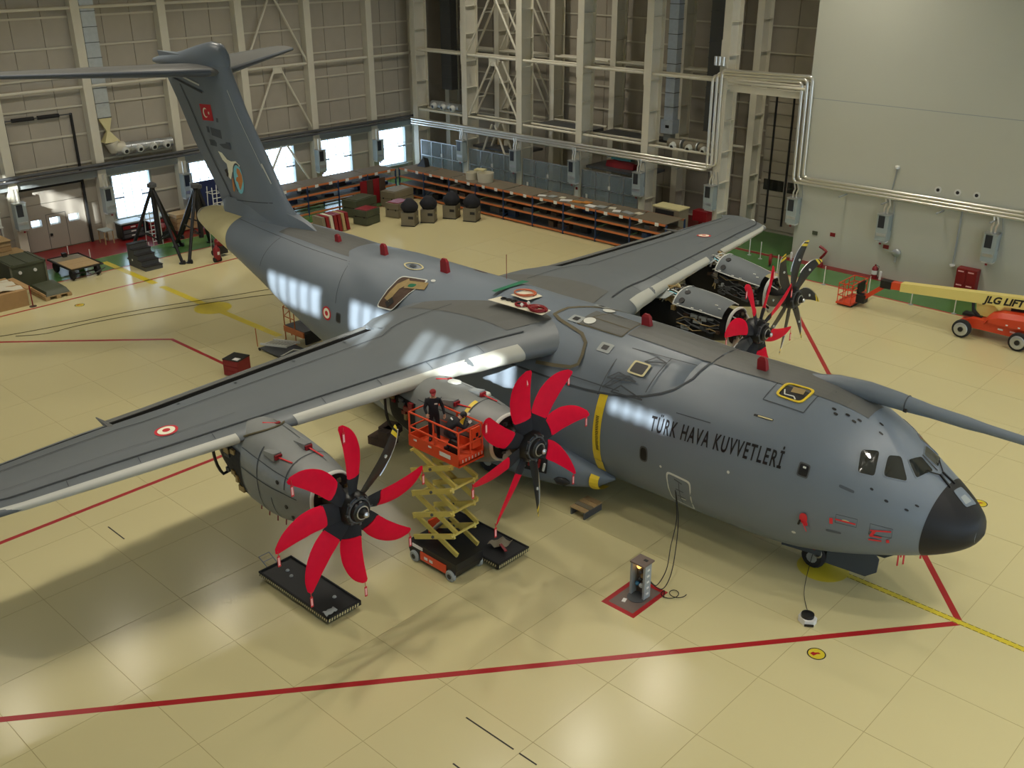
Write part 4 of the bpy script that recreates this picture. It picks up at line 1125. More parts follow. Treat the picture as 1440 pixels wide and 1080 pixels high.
        for k in range(4):
            p = NPT(h, ob, -4.2+k*.45, math.radians(248), 1, .0); MB().bar(p, p+V((0, -.03, -.22)), .04, .02).build('streamer', M_REDP, n)
        if not ob:
            MB().grid([[NPT(h, ob, -2.1+d, math.radians(100+62*j/12), 1, .02) for d in (-.07, .07)] for j in range(13)]).build('yellow_tape', M_YEL, n, fix=False)
            for dx, a in ((-3.6, 80), (-2.4, 70)): MB().lathe([(.25, -.02), (.22, .03), (.02, .05)], NPT(h, ob, dx, math.radians(a)), (0, .2, 1), 14).build('fan_cover', M_TRIM, n)
        else:
            MB().tube([NPT(h, ob, -4.6+.9*math.sin(k/12*PI), math.radians(35+110*k/12), 1, .02) for k in range(13)], .035, 6).build('nacelle_seal', M_SEAL, n, 40)
        # open lower cowl hanging below (dark)
    # front lip ring, gearbox behind the propeller
    R = [[NPT(h, ob, dx, a, 1, o) for dx, o in ((-1.02, .012), (-.93, .02), (-.90, -.02), (-.95, -.06))] for a in np.linspace(0, 2*PI, 41)]
    MB().grid(R).build('lip_ring', M_TRIM, n, 60)
    R = [[NPT(h, ob, -.935, a, k) for k in (.02, .5, .93)] for a in np.linspace(0, 2*PI, 41)]
    MB().grid(R).build('intake_face', M_BLKM, n)
    MB().lathe([(.02, .5), (.22, .45), (.3, .2), (.42, 0), (.5, -.15)], (h[0]-.95, h[1], h[2]), (1, 0, 0), 20).build('gearbox', M_BLK, n, 40)
    rnd = random.Random(3)
    for k in range(8):
        a = k*PI/4+.3
        p = V((h[0]-.9, h[1]+.52*math.cos(a), h[2]+.52*math.sin(a)))
        MB().box(p, (.12, .13, .10), a).build('gearbox_unit', (M_TAN, M_KHAKI, M_DGRY)[k % 3], n)
    for a in (.6, 2.3):
        MB().tube([V((h[0]-.92, h[1]+.7*math.cos(a), h[2]+.7*math.sin(a))), V((h[0]-.55, h[1]+.42*math.cos(a), h[2]+.42*math.sin(a)))], .03, 6).build('strut_rod', M_TRIM, n, 40)
    # chin intake lip
    MB().lathe([(.18, 0), (.25, .02), (.26, .12), (.2, .16)], (h[0]-1.05, h[1], h[2]-.72), (1, 0, -.15), 16).build('chin_intake', M_TRIM, n, 40)
    return n
HSIDE = [1]   # pitch differs between the inboard and outboard propellers
def blade_frame(phi, s):
    BETA = math.radians(24 if s*HSIDE[0] > 0 else 14)
    R = V((0, -math.sin(phi), math.cos(phi))); T = V((1, 0, 0)).cross(R)
    c = T*(s*math.cos(BETA))+V((1, 0, 0))*math.sin(BETA); n = R.cross(c).normalized()
    return R, c, n
BR = np.array([.30, .45, .7, 1.0, 1.35, 1.7, 2.05, 2.3, 2.5, 2.62, 2.67])
BCH = np.array([.26, .32, .44, .52, .55, .54, .48, .40, .29, .17, .05])
BCV = np.array([.36, .44, .56, .64, .69, .69, .63, .55, .43, .31, .16])
BSW = np.array([0, -.02, -.05, -.08, -.085, -.05, .03, .12, .22, .31, .36])
def blade_mesh(h, phi, s, r0, r1, k=1.0, tk=1.0, nr=16, tab=None):
    R, c, n = blade_frame(phi, s)
    tw = lambda r: (r-1.6)*-.16
    rings = []
    for i in range(nr+1):
        r = r0+(r1-r0)*i/nr
        ch = pch(BR, BCH if tab is None else tab, r)*k; sw = pch(BR, BSW, r); t = ch*(.30 if r < .5 else .16 if r < 1 else .09)*tk
        a = tw(r); cc = c*math.cos(a)+n*math.sin(a); nn = n*math.cos(a)-c*math.sin(a)
        ring = []
        for u, v in ((-.5, 0), (-.42, .45), (-.2, .9), (.1, 1), (.35, .55), (.5, 0), (.35, -.4), (.1, -.7), (-.2, -.65), (-.42, -.35)):
            ring.append(h+R*r+cc*(sw+u*ch)+nn*(v*t*.6))
        rings.append(ring)
    return MB().loft(rings), (R, c, n)
def propeller(h, s, delta, bare, covers, streamers=True):
    h = V(h)
    pr = MB().lathe([(.05, -.45), (.46, -.42), (.52, -.25), (.52, .12), (.44, .26), (.34, .30), (.30, .42), (.16, .46), (.10, .62), (.02, .64)], h, (1, 0, 0), 28).build('propeller', M_HUB, AC, 35)
    MB().torus(h+V((.30, 0, 0)), (1, 0, 0), .37, .035, 28).build('hub_ring', M_DGRY, pr, 50)
    MB().lathe([(.02, .0), (.09, 0), (.09, .06), (.05, .08), (.02, .1)], h+V((.60, 0, 0)), (1, 0, 0), 14).build('hub_cap', M_METAL, pr, 40)
    MB().torus(h+V((.47, 0, 0)), (1, 0, 0), .2, .02, 20).build('hub_ring', M_METAL, pr, 50)
    for k in range(8):
        a = k*PI/4; MB().box(h+V((.28, .43*math.cos(a), .43*math.sin(a))), (.1, .07, .07), 0).build('hub_bolt', M_DGRY, pr)
    for k in range(8):
        phi = math.radians(delta)-k*PI/4
        mb_, fr = blade_mesh(h, phi, s, .30, 2.67)
        b = mb_.build('blade', M_BLADE, pr, 40)
        R, c, n = fr
        cuff, _ = blade_mesh(h, phi, s, .34, 1.02 if k in covers else .72, 1.05 if k in covers else 1.04, 1.35, 6, BCV if k in covers else None)
        cuff.build('blade_cuff', M_CLOTH if k in covers else M_BLADE, pr, 40)
        if k in covers:
            cv, _ = blade_mesh(h, phi, s, .98, 2.70, 1.0, 1.6, 20, BCV)
            cv.build('blade_cover', M_RED, pr, 60)
            if streamers:
                tip = h+R*2.66+c*.34
                MB().bar(tip, tip+V((.01, 0, -.16)), .02, .01).build('streamer', M_TAG, pr)
                MB().box(tip+V((.01, 0, -.33)), (.02, .09, .34)).build('streamer', M_TAG, pr)
                MB().box(tip+V((.022, -.005, -.33)), (.005, .06, .24)).build('streamer_print', M_PINK, pr)
        else:
            for r0, r1, m in ((2.38, 2.5, M_YEL), (2.57, 2.66, M_YEL)):
                tm, _ = blade_mesh(h, phi, s, r0, r1, 1.03, 1.2, 3); tm.build('blade_tip_band', m, pr, 40)
            e = MB().tube([h+R*r+c*(pch(BR, BSW, r)-.5*pch(BR, BCH, r)-.005) for r in np.linspace(1.2, 2.6, 12)], .022, 6)
            e.build('blade_edge_guard', M_METAL, pr, 40)
            for r in (1.75,):
                p = h+R*r+c*.02; MB().lathe([(.01, -.06), (.055, -.06), (.055, .06), (.01, .06)], p, n, 10).build('blade_mark', M_TRIM, pr)
    return pr
HUBS = [((-13.45, -12.7, 4.22), True, 1, -3, (1,)), ((-11.8, -6.9, 4.63), False, -1, 12, (4,)), ((-11.8, 6.9, 4.63), False, 1, -20, (5,)), ((-13.45, 12.7, 4.22), True, -1, -10, tuple(range(8)))]
for i, (h, ob, s, dl, bare) in enumerate(HUBS):
    nacelle(h, ob, i > 1)
    HSIDE[0] = -s if ob else s
    propeller(h, s, dl, bare, [k for k in range(8) if k not in bare])
# ================================================================ EQUIPMENT ROUND THE AIRCRAFT
# black wheeled drip trays
def drip_tray(x0, x1, y0, y1, label, rag):
    t = thing('drip_tray', ((x0+x1)/2, (y0+y1)/2, 0), label, 'tray')
    MB().span((x0, y0, .16), (x1, y1, .29)).build('tray_body', M_BLK, t)
    rim = MB()
    for a, b in (((x0, y0, .29), (x1, y0+.05, .33)), ((x0, y1-.05, .29), (x1, y1, .33)), ((x0, y0, .29), (x0+.05, y1, .33)), ((x1-.05, y0, .29), (x1, y1, .33))): rim.span(a, b)
    rim.build('tray_rim', M_BLKM, t)
    d = MB()
    n = int((x1-x0)/.1)
    for k in range(n): d.prism([(x0+.1*k, y0-.004, .18), (x0+.1*k+.045, y0-.004, .18), (x0+.1*k+.07, y0-.004, .27), (x0+.1*k+.025, y0-.004, .27)], (0, -.004, 0))
    for k in range(int((y1-y0)/.1)): d.prism([(x1+.004, y0+.1*k+.02, .18), (x1+.004, y0+.1*k+.065, .18), (x1+.004, y0+.1*k+.09, .28), (x1+.004, y0+.1*k+.045, .28)], (.004, 0, 0))
    d.build('hazard_dashes', M_CREAM, t)['kind'] = 'stuff'
    for x in (x0+.2, x1-.2):
        for y in (y0+.15, y1-.15):
            MB().cyl((x, y-.03, .08), (x, y+.03, .08), .08, n=12).build('castor', M_RUB, t, 40)
    return t
t = drip_tray(-17.83, -14.12, -13.45, -12.16, 'long black drip tray with yellow dashed edge under the left red propeller', 0)
MB().tube([(-17.85, -13.1, .3), (-18.3, -13.1, .5), (-18.3, -12.7, .5), (-17.85, -12.7, .3)], .02, 6).build('push_handle', M_GRYP, t, 40)
MB().tube([(-18.07, -13.1, .4), (-18.07, -12.7, .4)], .015, 6).build('push_handle', M_GRYP, t, 40)
for x, y in ((-17.2, -12.75), (-16.85, -12.85), (-14.9, -12.6)): MB().lathe([(.02, 0), (.07, .01), (.05, .05), (.01, .06)], (x, y, .29), n=10).build('drain_plug', M_GRYP, t, 40)
r = MB().grid([[(-14.45+.08*i, -13.42+.07*j, .335+.05*math.sin(i*1.7+j)*math.cos(j*1.3)+.05) for j in range(7)] for i in range(4)]).build('cleaning_rag', M_GRYP, None, 60, fix=False, loc=(-14.3, -13.2, .29)); tag(r, 'crumpled grey rag lying on the near corner of the left drip tray', 'rag')
t = drip_tray(-15.9, -12.32, -7.8, -6.3, 'long black drip tray with pale dashed edge behind the yellow scissor lift', 1)
r = MB().grid([[(-13.4+.13*i, -7.25+.12*j+.04*i, .40+.08*math.sin(i*2.1+j*1.1)) for j in range(6)] for i in range(5)]).build('cloth_pile', M_KHAKI, None, 60, fix=False, loc=(-13.1, -6.9, .33)); tag(r, 'crumpled beige and red cloth lying on the tray beside the scissor lift', 'cloth')
MB().bar((-13.0, -7.0, .46), (-12.6, -7.15, .42), .1, .03).build('red_strap', M_FERED, r)

# scissor lift
SL = thing('scissor_lift', (-14.05, -8.55, 0), 'orange platform on raised yellow scissor arms beside the engine', 'lift')
ch = MB().prism([(-15.1, -9.2, .18), (-13.0, -9.2, .18), (-12.9, -9.2, .45), (-12.9, -9.2, .72), (-15.2, -9.2, .72), (-15.2, -9.2, .4)], (0, 1.25, 0)).build('chassis', M_BLK, SL)
MB().span((-14.6, -9.23, .2), (-13.35, -9.2, .52)).build('side_panel', M_ORANGE, ch)
MB().span((-15.0, -9.22, .56), (-14.5, -9.2, .68)).build('makers_strip', M_WHT, ch)
for x in (-14.4, -14.15): MB().span((x, -9.24, .3), (x+.16, -9.23, .4)).build('makers_strip', M_WHT, ch)
MB().box((-15.0, -8.2, .95), (.06, .5, .5)).build('battery_guard', M_ORANGE, ch)
for x in (-14.9, -13.15):
    for y in (-9.2, -7.95):
        w_ = MB().lathe([(.05, -.08), (.17, -.08), (.21, -.04), (.21, .04), (.17, .08), (.05, .08)], (x, y, .21), (0, 1, 0), 18).build('wheel', M_GRYP, SL, 40)
        MB().cyl((x, y-.09, .21), (x, y+.09, .21), .09, n=12).build('wheel_hub', M_BLK, w_)
ztiers = [.8, 1.65, 2.5, 3.35, 4.18]
for i in range(4):
    z0, z1 = ztiers[i]+.03, ztiers[i+1]-.03
    for y in (-9.05, -8.1):
        MB().bar((-15.05, y, z0), (-13.15, y+.06, z1), .075, .17).build('scissor_arm', M_SCIS, SL)
        MB().bar((-15.05, y+.12, z1), (-13.15, y+.18, z0), .075, .17).build('scissor_arm', M_SCIS, SL)
        MB().cyl((-14.1, y-.06, (z0+z1)/2), (-14.1, y+.22, (z0+z1)/2), .05, n=8).build('pivot_pin', M_DGRY, SL)
    for x in (-15.0, -13.2):
        MB().cyl((x, -9.1, z1), (x, -7.85, z1), .045, n=8).build('cross_tube', M_SCIS, SL, 40)
MB().cyl((-14.6, -8.55, 1.1), (-13.5, -8.55, 2.3), .07, n=10).build('lift_ram', M_METAL, SL, 40)
pf = MB().span((-15.24, -8.95, 4.2), (-12.88, -7.85, 4.32)).build('platform', M_ORANGE, SL)
pt = MB()
for y in (-8.95, -7.88): pt.span((-15.24, y, 4.32), (-12.88, y+.03, 4.62))
pt.span((-15.24, -8.95, 4.32), (-15.21, -7.85, 4.62)); pt.span((-12.91, -8.95, 4.28), (-12.88, -7.85, 4.48))
pt.build('toe_board', M_ORANGE, SL)
for k in range(7): MB().box((-12.86, -8.8+k*.14, 4.4), (.01, .035, .1)).build('toe_board_stripe', M_TRIM, pf)
MB().box((-13.5, -8.965, 4.45), (.5, .01, .14)).build('maker_plate', M_WHT, pf)
for x in (-14.9, -14.2): MB().box((x, -8.965, 4.5), (.14, .01, .06)).build('warning_label', M_WHT, pf)
for x, y in ((-15.2, -8.92), (-14.05, -8.92), (-12.92, -8.92), (-12.92, -7.88), (-12.92, -8.4), (-14.05, -7.88), (-15.2, -7.88)):
    MB().cyl((x, y, 4.3), (x, y, 5.38), .032, n=8).build('rail_post', M_ORANGE, SL, 40)
for z in (4.88, 5.4):
    MB().tube([(-15.2, -7.88, z), (-15.2, -8.92, z), (-12.92, -8.92, z), (-12.92, -7.88, z), (-15.2, -7.88, z)], .033, 8).build('guard_rail', M_ORANGE, SL, 40)
MB().box((-12.98, -8.1, 4.95), (.06, .36, .7)).build('control_panel', M_ORANGE, SL)
for k in range(3): MB().box((-12.94, -8.2+k*.12, 4.9+.15*(k % 2)), (.03, .08, .12)).build('control_box', M_BLK, SL)
MB().box((-13.2, -8.8, 4.75), (.3, .08, .5)).build('manual_box', M_BLK, SL)

# people
def person(name, loc, rz, joints, label, cap=None, white_hands=True):
    """one continuous skinned body from joint positions (local metres, feet at z=0, facing +x)"""
    root = thing(name, loc, label, 'person', None, rz)
    J = joints
    E_ = [('pelvis', 'belly'), ('belly', 'chest'), ('chest', 'neck'), ('neck', 'jaw'), ('jaw', 'crown')]
    for s in ('l', 'r'):
        E_ += [('chest', 'sh'+s), ('sh'+s, 'el'+s), ('el'+s, 'wr'+s), ('pelvis', 'hp'+s), ('hp'+s, 'kn'+s), ('kn'+s, 'an'+s), ('an'+s, 'to'+s)]
    rad = dict(pelvis=.155, belly=.14, chest=.165, neck=.06, jaw=.085, crown=.085, sh=.085, el=.058, wr=.04, hp=.105, kn=.075, an=.055, to=.048)
    def skin(names, edges, radii, nm, m, parent):
        me = bpy.data.meshes.new(nm)
        idx = {n: i for i, n in enumerate(names)}
        me.from_pydata([J[n] for n in names], [(idx[a], idx[b]) for a, b in edges], [])
        o = bpy.data.objects.new(nm, me); COL.objects.link(o)
        md = o.modifiers.new('skin', 'SKIN')
        sv = me.skin_vertices[0].data
        for n in names:
            r_ = radii(n); sv[idx[n]].radius = (r_, r_)
        sv[0].use_root = True
        sb = o.modifiers.new('sub', 'SUBSURF'); sb.levels = 2; sb.render_levels = 2
        dg = bpy.context.evaluated_depsgraph_get(); dg.update()
        me2 = bpy.data.meshes.new_from_object(o.evaluated_get(dg))
        bpy.data.objects.remove(o)
        me2.polygons.foreach_set('use_smooth', [True]*len(me2.polygons))
        me2.materials.clear(); me2.materials.append(m)
        o = bpy.data.objects.new(nm, me2); COL.objects.link(o); o.parent = parent
        return o
    names = ['pelvis', 'belly', 'chest', 'neck', 'jaw', 'crown']+[a+s for s in 'lr' for a in ('sh', 'el', 'wr', 'hp', 'kn', 'an', 'to')]
    gr = lambda n: rad.get(n, rad.get(n[:-1], .05))
    body = skin(names, E_, gr, 'body', M_CLOTH, root)
    # skin tone for head and neck by face position
    body.data.materials.append(M_SKIN)
    jz = V(J['neck'])
    up = (V(J['crown'])-V(J['neck'])).normalized()
    for p in body.data.polygons:
        if (p.center-jz).dot(up) > .0 and (p.center-V(J['jaw'])).length < .2: p.material_index = 1
    hd = (V(J['jaw'])+V(J['crown']))/2
    fw = V(J.get('face', (1, 0, 0))).normalized(); sd = up.cross(fw).normalized()
    def bead(nm, c, r, m, sc=(1, 1, 1)):
        mb_ = MB()
        for k in range(1): mb_.lathe([(.001, -r*sc[2]), (r*.7, -r*.7*sc[2]), (r, 0), (r*.7, r*.7*sc[2]), (.001, r*sc[2])], (0, 0, 0), (0, 0, 1), 10)
        q = MB(); q.add([V(c)+fw*p[0]*sc[0]+sd*p[1]*sc[1]+up*p[2] for p in mb_.v], mb_.f)
        o = q.build(nm, m, None, 60); o.parent = root; return o
    for s in (-1, 1):
        bead('eye', hd+fw*.088+sd*s*.034+up*.01, .012, M_BLK)
        bead('ear', hd+sd*s*.088, .026, M_SKIN, (.7, .4, 1.2))
    bead('nose', hd+fw*.1-up*.02, .016, M_SKIN, (1, .8, 1.3))
    bead('mouth', hd+fw*.088-up*.058, .022, M_CAP, (.4, 1, .3))
    hr = MB()
    hr.lathe([(.105, .0), (.11, .03), (.098, .07), (.06, .105), (.001, .118)], hd+up*.02-fw*.012, up, 16)
    h_ = hr.build('cap' if cap else 'hair', cap or M_BLK, None, 60); h_.parent = root
    if cap:
        pk = MB().prism([hd+up*.045+fw*.08+sd*.08, hd+up*.035+fw*.19+sd*.05, hd+up*.035+fw*.19-sd*.05, hd+up*.045+fw*.08-sd*.08], up*.012).build('cap_peak', cap, None); pk.parent = h_
    else:
        bk = MB().lathe([(.09, -.06), (.1, 0), (.1, .05), (.05, .06)], hd-fw*.022, up, 14).build('hair', M_BLK, None, 60); bk.parent = root
    # hands: palm and five fingers each
    for s in ('l', 'r'):
        w0 = V(J['wr'+s]); d = (w0-V(J['el'+s])).normalized(); a = d.orthogonal().normalized(); b = d.cross(a)
        hm = M_WHT if white_hands else M_SKIN
        hb = MB()
        hb.obox(w0+d*.055, d*.05, a*.042, b*.016)
        for k in range(4):
            p0 = w0+d*.1+a*(-.033+k*.022); L = (.062, .072, .068, .052)[k]
            hb.tube([p0, p0+d*L*.5-b*.01, p0+d*L*.85-b*.035], [.010, .009, .007], 6)
        p0 = w0+d*.04+a*.045; hb.tube([p0, p0+a*.03+d*.03, p0+a*.035+d*.062-b*.01], [.011, .010, .008], 6)
        o = hb.build('hand', hm, None, 50); o.parent = root
    # boots
    for s in ('l', 'r'):
        an, to = V(J['an'+s]), V(J['to'+s]); d = (to-an); d.z = 0; d = d.normalized() if d.length > .01 else V((1, 0, 0))
        q = V((an.x, an.y, an.z-.03))
        side = V((-d.y, d.x, 0))
        o = MB().loft([[q-d*.09-side*.045+V((0, 0, -.05)), q-d*.09+side*.045+V((0, 0, -.05)), q-d*.09+side*.045+V((0, 0, .05)), q-d*.09-side*.045+V((0, 0, .05))],
                       [q+d*.06-side*.052+V((0, 0, -.05)), q+d*.06+side*.052+V((0, 0, -.05)), q+d*.06+side*.045+V((0, 0, .05)), q+d*.06-side*.045+V((0, 0, .05))],
                       [q+d*.19-side*.04+V((0, 0, -.05)), q+d*.19+side*.04+V((0, 0, -.05)), q+d*.18+side*.03+V((0, 0, -.01)), q+d*.18-side*.03+V((0, 0, -.01))]]).build('boot', M_BLK, None, 50)
        o.parent = root
    # reflective badge on chest and back
    ch_ = V(J['chest']); cu = (V(J['neck'])-V(J['belly'])).normalized()
    for sgn, w_ in ((1, .05), (-1, .09)):
        f2 = fw if abs(fw.dot(cu)) < .6 else V((1, 0, 0))
        n2 = (f2-cu*f2.dot(cu)).normalized(); s2 = cu.cross(n2)
        c = ch_+n2*sgn*.158+(s2*.07 if sgn > 0 else V((0, 0, 0)))+cu*.02
        o = MB().obox(c, n2*.006, s2*w_, cu*.022).build('badge', M_WHT, None); o.parent = root
    return root
Jst = dict(pelvis=(0, 0, .95), belly=(.0, 0, 1.10), chest=(.0, 0, 1.32), neck=(.02, 0, 1.50), jaw=(.05, 0, 1.62), crown=(.045, 0, 1.71),
  shl=(0, .2, 1.40), ell=(-.02, .30, 1.14), wrl=(.16, .34, .95), shr=(0, -.2, 1.40), elr=(.02, -.29, 1.14), wrr=(.2, -.22, 1.0),
  hpl=(0, .1, .90), knl=(.03, .12, .50), anl=(-.01, .13, .09), tol=(.12, .15, .05), hpr=(0, -.1, .90), knr=(.04, -.12, .50), anr=(0, -.13, .09), tor=(.13, -.15, .05), face=(1, .1, -.25))
person('person', (-14.75, -8.25, 4.33), -.75, Jst, 'person in dark overalls and red cap standing on the orange platform', M_CAP, False)
Jbd = dict(pelvis=(-.12, 0, .72), belly=(-.02, 0, .84), chest=(.16, 0, 1.0), neck=(.33, 0, 1.10), jaw=(.44, 0, 1.16), crown=(.50, 0, 1.22),
  shl=(.2, .2, 1.04), ell=(.42, .3, .92), wrl=(.62, .22, 1.05), shr=(.2, -.2, 1.04), elr=(.4, -.28, .86), wrr=(.6, -.15, .95),
  hpl=(-.1, .1, .68), knl=(.22, .16, .46), anl=(-.05, .16, .09), tol=(.08, .18, .05), hpr=(-.1, -.1, .68), knr=(.2, -.16, .44), anr=(-.08, -.15, .09), tor=(.05, -.16, .05), face=(.9, 0, -.45))
person('person', (-13.75, -8.5, 4.33), 1.15, Jbd, 'person in dark overalls bending over the rail towards the engine')
# ground service pedestal with red border
FH = thing('service_pedestal', (-8.2, -5.75, 0), 'open grey service pedestal with coloured sockets standing in red floor frame', 'pedestal')
fr = MB()
x0, x1, y0, y1 = -8.85, -7.57, -6.7, -4.85
for a, b in (((x0, y0), (x1, y0+.17)), ((x0, y1-.17), (x1, y1)), ((x0, y0+.17), (x0+.16, y1-.17)), ((x1-.16, y0+.17), (x1, y1-.17))): fr.span((*a, 0), (*b, .006))
fr.build('red_border', M_REDF, FH)
M_PLATE = mat('pit_plate', (.17, .13, .11), .5, .2, .12, 3)
MB().span((x0+.16, y0+.17, 0), (x1-.16, y1-.17, .008)).build('pit_plate', M_PLATE, FH)
MB().box((-8.35, -6.15, .012), (.12, .2, .01), .3).build('pit_label', M_WHT, FH)
for x in (-8.42, -7.92):
    MB().span((x-.04, -5.75, 0), (x+.04, -5.42, 1.27)).build('pedestal_side', M_GRYP, FH)
MB().span((-8.42, -5.47, 0), (-7.92, -5.42, 1.27)).build('pedestal_back', M_PLATE, FH)
MB().span((-8.42, -5.85, 1.27), (-7.86, -5.3, 1.32)).build('pedestal_top', M_PLATE, FH)
MB().box((-8.05, -5.5, 1.325), (.14, .1, .01)).build('top_plate', M_BLK, FH)
for k in range(5): MB().box((-7.87, -5.6, .2+k*.22), (.02, .12, .06)).build('side_slot', M_WHT, FH)
for z, m in ((1.08, M_GLOW), (.92, M_DGRY), (.78, M_TAN), (.62, M_BLK), (.42, M_BLUE), (.40, M_TRIM)):
    dx = {M_GLOW: -.06, M_TAN: .1, M_BLUE: -.1, M_TRIM: .06}.get(m, 0)
    MB().lathe([(.02, -.1), (.07, -.1), (.08, 0), (.02, .06)], (-8.17+dx, -5.62, z), (0, -1, .2), 10).build('socket', m if m is not M_BLUE else mat('socket_blue', (.02, .16, .32), .4), FH, 40)
MB().lathe([(.3, 0), (.32, .02), (.25, .02)], (-8.15, -5.75, .005), n=20).build('pit_ring', M_DGRY, FH)
M_TANC = mat('cable_brown', (.10, .085, .04), .7)
# cables from pedestal to the belly door
def hose(name, pts, r, m, label, cat='cable'):
    # smooth through Catmull-Rom
    P = [V(p) for p in pts]; Q = []
    for i in range(len(P)-1):
        a, b, c, d = P[max(i-1, 0)], P[i], P[i+1], P[min(i+2, len(P)-1)]
        for k in range(8):
            t = k/8
            Q.append(.5*((2*b)+(c-a)*t+(2*a-5*b+4*c-d)*t*t+(3*b-a-3*c+d)*t**3))
    Q.append(P[-1])
    o = MB().tube(Q, r, 6).build(name, m, None, 60, loc=P[0]); return tag(o, label, cat)
hose('power_cable', [(-7.9, -5.4, .55), (-7.98, -4.9, .12), (-8.25, -4.0, .14), (-8.6, -3.3, .55), (-8.8, -2.75, 1.3), (-8.95, -2.72, 2.35)], .016, M_CABLE, 'thin black cable rising from the pedestal to the belly door, nearer strand')
hose('power_cable', [(-7.9, -5.4, .5), (-7.75, -4.95, .10), (-7.95, -4.2, .12), (-8.4, -3.3, .45), (-8.75, -2.72, 1.25), (-8.92, -2.72, 2.3)], .016, M_CABLE, 'thin black cable rising from the pedestal to the belly door, farther strand')
hose('cable_loop', [(-7.5, -5.2, .03)]+[(-7.6+.2*math.cos(a)+.03*a, -5.1+.22*math.sin(a)+.03*a, .025+.003*a) for a in np.linspace(2.5, 13, 22)], .014, M_CABLE, 'thin grey cable coiled in loops on the floor beside the pedestal')
# grounding reel near the nose
gu = thing('grounding_reel', (-3.55, -3.2, 0), 'small black and white grounding reel on the floor below the nose', 'reel')
MB().prism([(-3.8, -3.3, 0), (-3.5, -3.45, 0), (-3.28, -3.3, 0), (-3.3, -3.05, 0), (-3.6, -2.95, 0), (-3.82, -3.08, 0)], (0, 0, .2)).build('reel_base', M_WHT, gu)
MB().lathe([(.02, 0), (.2, 0), (.2, .1), (.08, .14), (.02, .15)], (-3.56, -3.18, .2), n=14).build('reel_drum', M_BLK, gu, 40)
MB().prism([(-3.5, -3.47, .02), (-3.27, -3.31, .02), (-3.27, -3.31, .1), (-3.5, -3.47, .1)], (.012, -.012, 0)).build('reel_label', M_BLK, gu)
hose('ground_wire', [(-3.55, -3.1, .25), (-3.9, -2.6, .08), (-4.3, -2.0, .1), (-4.6, -1.3, .3), (-4.8, -.6, .8)], .012, M_CABLE, 'thin dark wire from the grounding reel to the nose gear')
hose('floor_cable', [(-47.6, -11.5, .02), (-46.7, -9.9, .02), (-45.9, -6.5, .02), (-45.2, -3, .02), (-43.6, 1.8, .02), (-42.7, 4.5, .02), (-41.0, 7, .02)], .016, M_TANC, 'long thin cable lying on the floor behind the tail, farther strand')
hose('floor_cable', [(-46.2, -9.6, .02), (-45.4, -8.3, .02), (-45.3, -6.5, .02), (-44.6, -3.4, .02), (-43.1, 1, .02), (-41.9, 3.8, .02), (-40, 6.5, .02)], .016, M_TANC, 'long thin cable lying on the floor behind the tail, nearer strand with a loop')
# low step by the sponson
st = thing('low_step', (-12.7, -2.8, 0), 'low wooden step platform on the floor under the fuselage', 'step')
for k in range(4): MB().span((-13.05, -3.28+k*.26, .28), (-12.35, -3.06+k*.26, .33)).build('plank', M_WOOD if k != 1 else M_KHAKI, st)
for x in (-13.02, -12.42): MB().span((x, -3.28, 0), (x+.06, -2.28, .28)).build('step_side', M_DGRY, st)
# timber block and beam under the inboard engine
st = thing('wooden_block_stack', (-22.4, -4.2, 0), 'dark brown wooden blocks stacked on the floor under the wing', 'blocks')
for k, (dx, dy, z, a, sx) in enumerate(((0, 0, 0, .2, 1.0), (.1, .35, .38, .3, .7), (.35, .05, .38, .1, .5))):
    MB().box((-22.4+dx, -4.3+dy, z+.19), (sx, .75, .37), a).build('block', M_DWOOD if k else M_WOOD if False else M_DWOOD, st)
# red chest beyond the wing
rc_ = thing('tool_chest', (-33.2, -4.35, 0), 'red tool chest with black lid standing on the red line behind the wing', 'chest', None, .35)
def loc_box(name, a, b, m, par): 
    o = ubox(name, m, (0, 0, 0), (1, 1, 1), par); o.location = [(a[i]+b[i])/2 for i in range(3)]; o.scale = [abs(b[i]-a[i]) for i in range(3)]; return o
loc_box('chest_body', (-.45, -.45, .06), (.45, .45, .85), M_FERED, rc_); loc_box('lid', (-.46, -.46, .85), (.46, .46, .90), M_BLK, rc_)
loc_box('paper', (.05, -.4, .90), (.38, -.12, .905), M_WHT, rc_)
for z in (.2, .44, .68): loc_box('drawer_front', (-.4, -.47, z-.1), (.4, -.45, z+.1), M_FERED, rc_)
# work stand near the rear door
ws = thing('work_stand', (-34.3, .1, 0), 'low access stand with yellow handrails and ladder beside rear fuselage', 'stand')
MB().span((-35.1, -.2, .85), (-33.4, 1.3, .92)).build('deck', M_DGRY, ws)
MB().span((-35.1, -.28, .6), (-33.4, -.2, .9)).build('deck_edge', M_RORG, ws)
MB().span((-33.4, -.2, .25), (-33.3, 1.3, .85)).build('deck_skirt', M_BLKM, ws)
for x, y in ((-35.1, -.2), (-35.1, 1.3), (-34.2, -.2), (-34.2, 1.3), (-33.4, 1.3), (-35.6, .5)):
    MB().cyl((x, y, 0), (x, y, 1.95), .03, n=8).build('stand_post', M_RORG, ws, 40)
for z in (1.4, 1.9):
    MB().tube([(-33.4, 1.3, z), (-35.1, 1.3, z), (-35.6, .5, z), (-35.1, -.2, z), (-34.2, -.2, z)], .028, 8).build('handrail', M_RORG, ws, 40)
for y in (-1.75, -.95): MB().bar((-35.1, y, .3), (-33.5, y+.5, .42), .08, .1).build('ladder_side', M_TRIM, ws)
for k in range(9): MB().bar((-34.9+k*.17, -1.7+k*.053, .34+k*.01), (-34.9+k*.17, -.95+k*.053, .34+k*.01), .05, .03).build('rung', M_TRIM, ws)
MB().span((-35.0, -1.9, .1), (-33.2, -.4, .16)).build('base_frame', M_DGRY, ws)
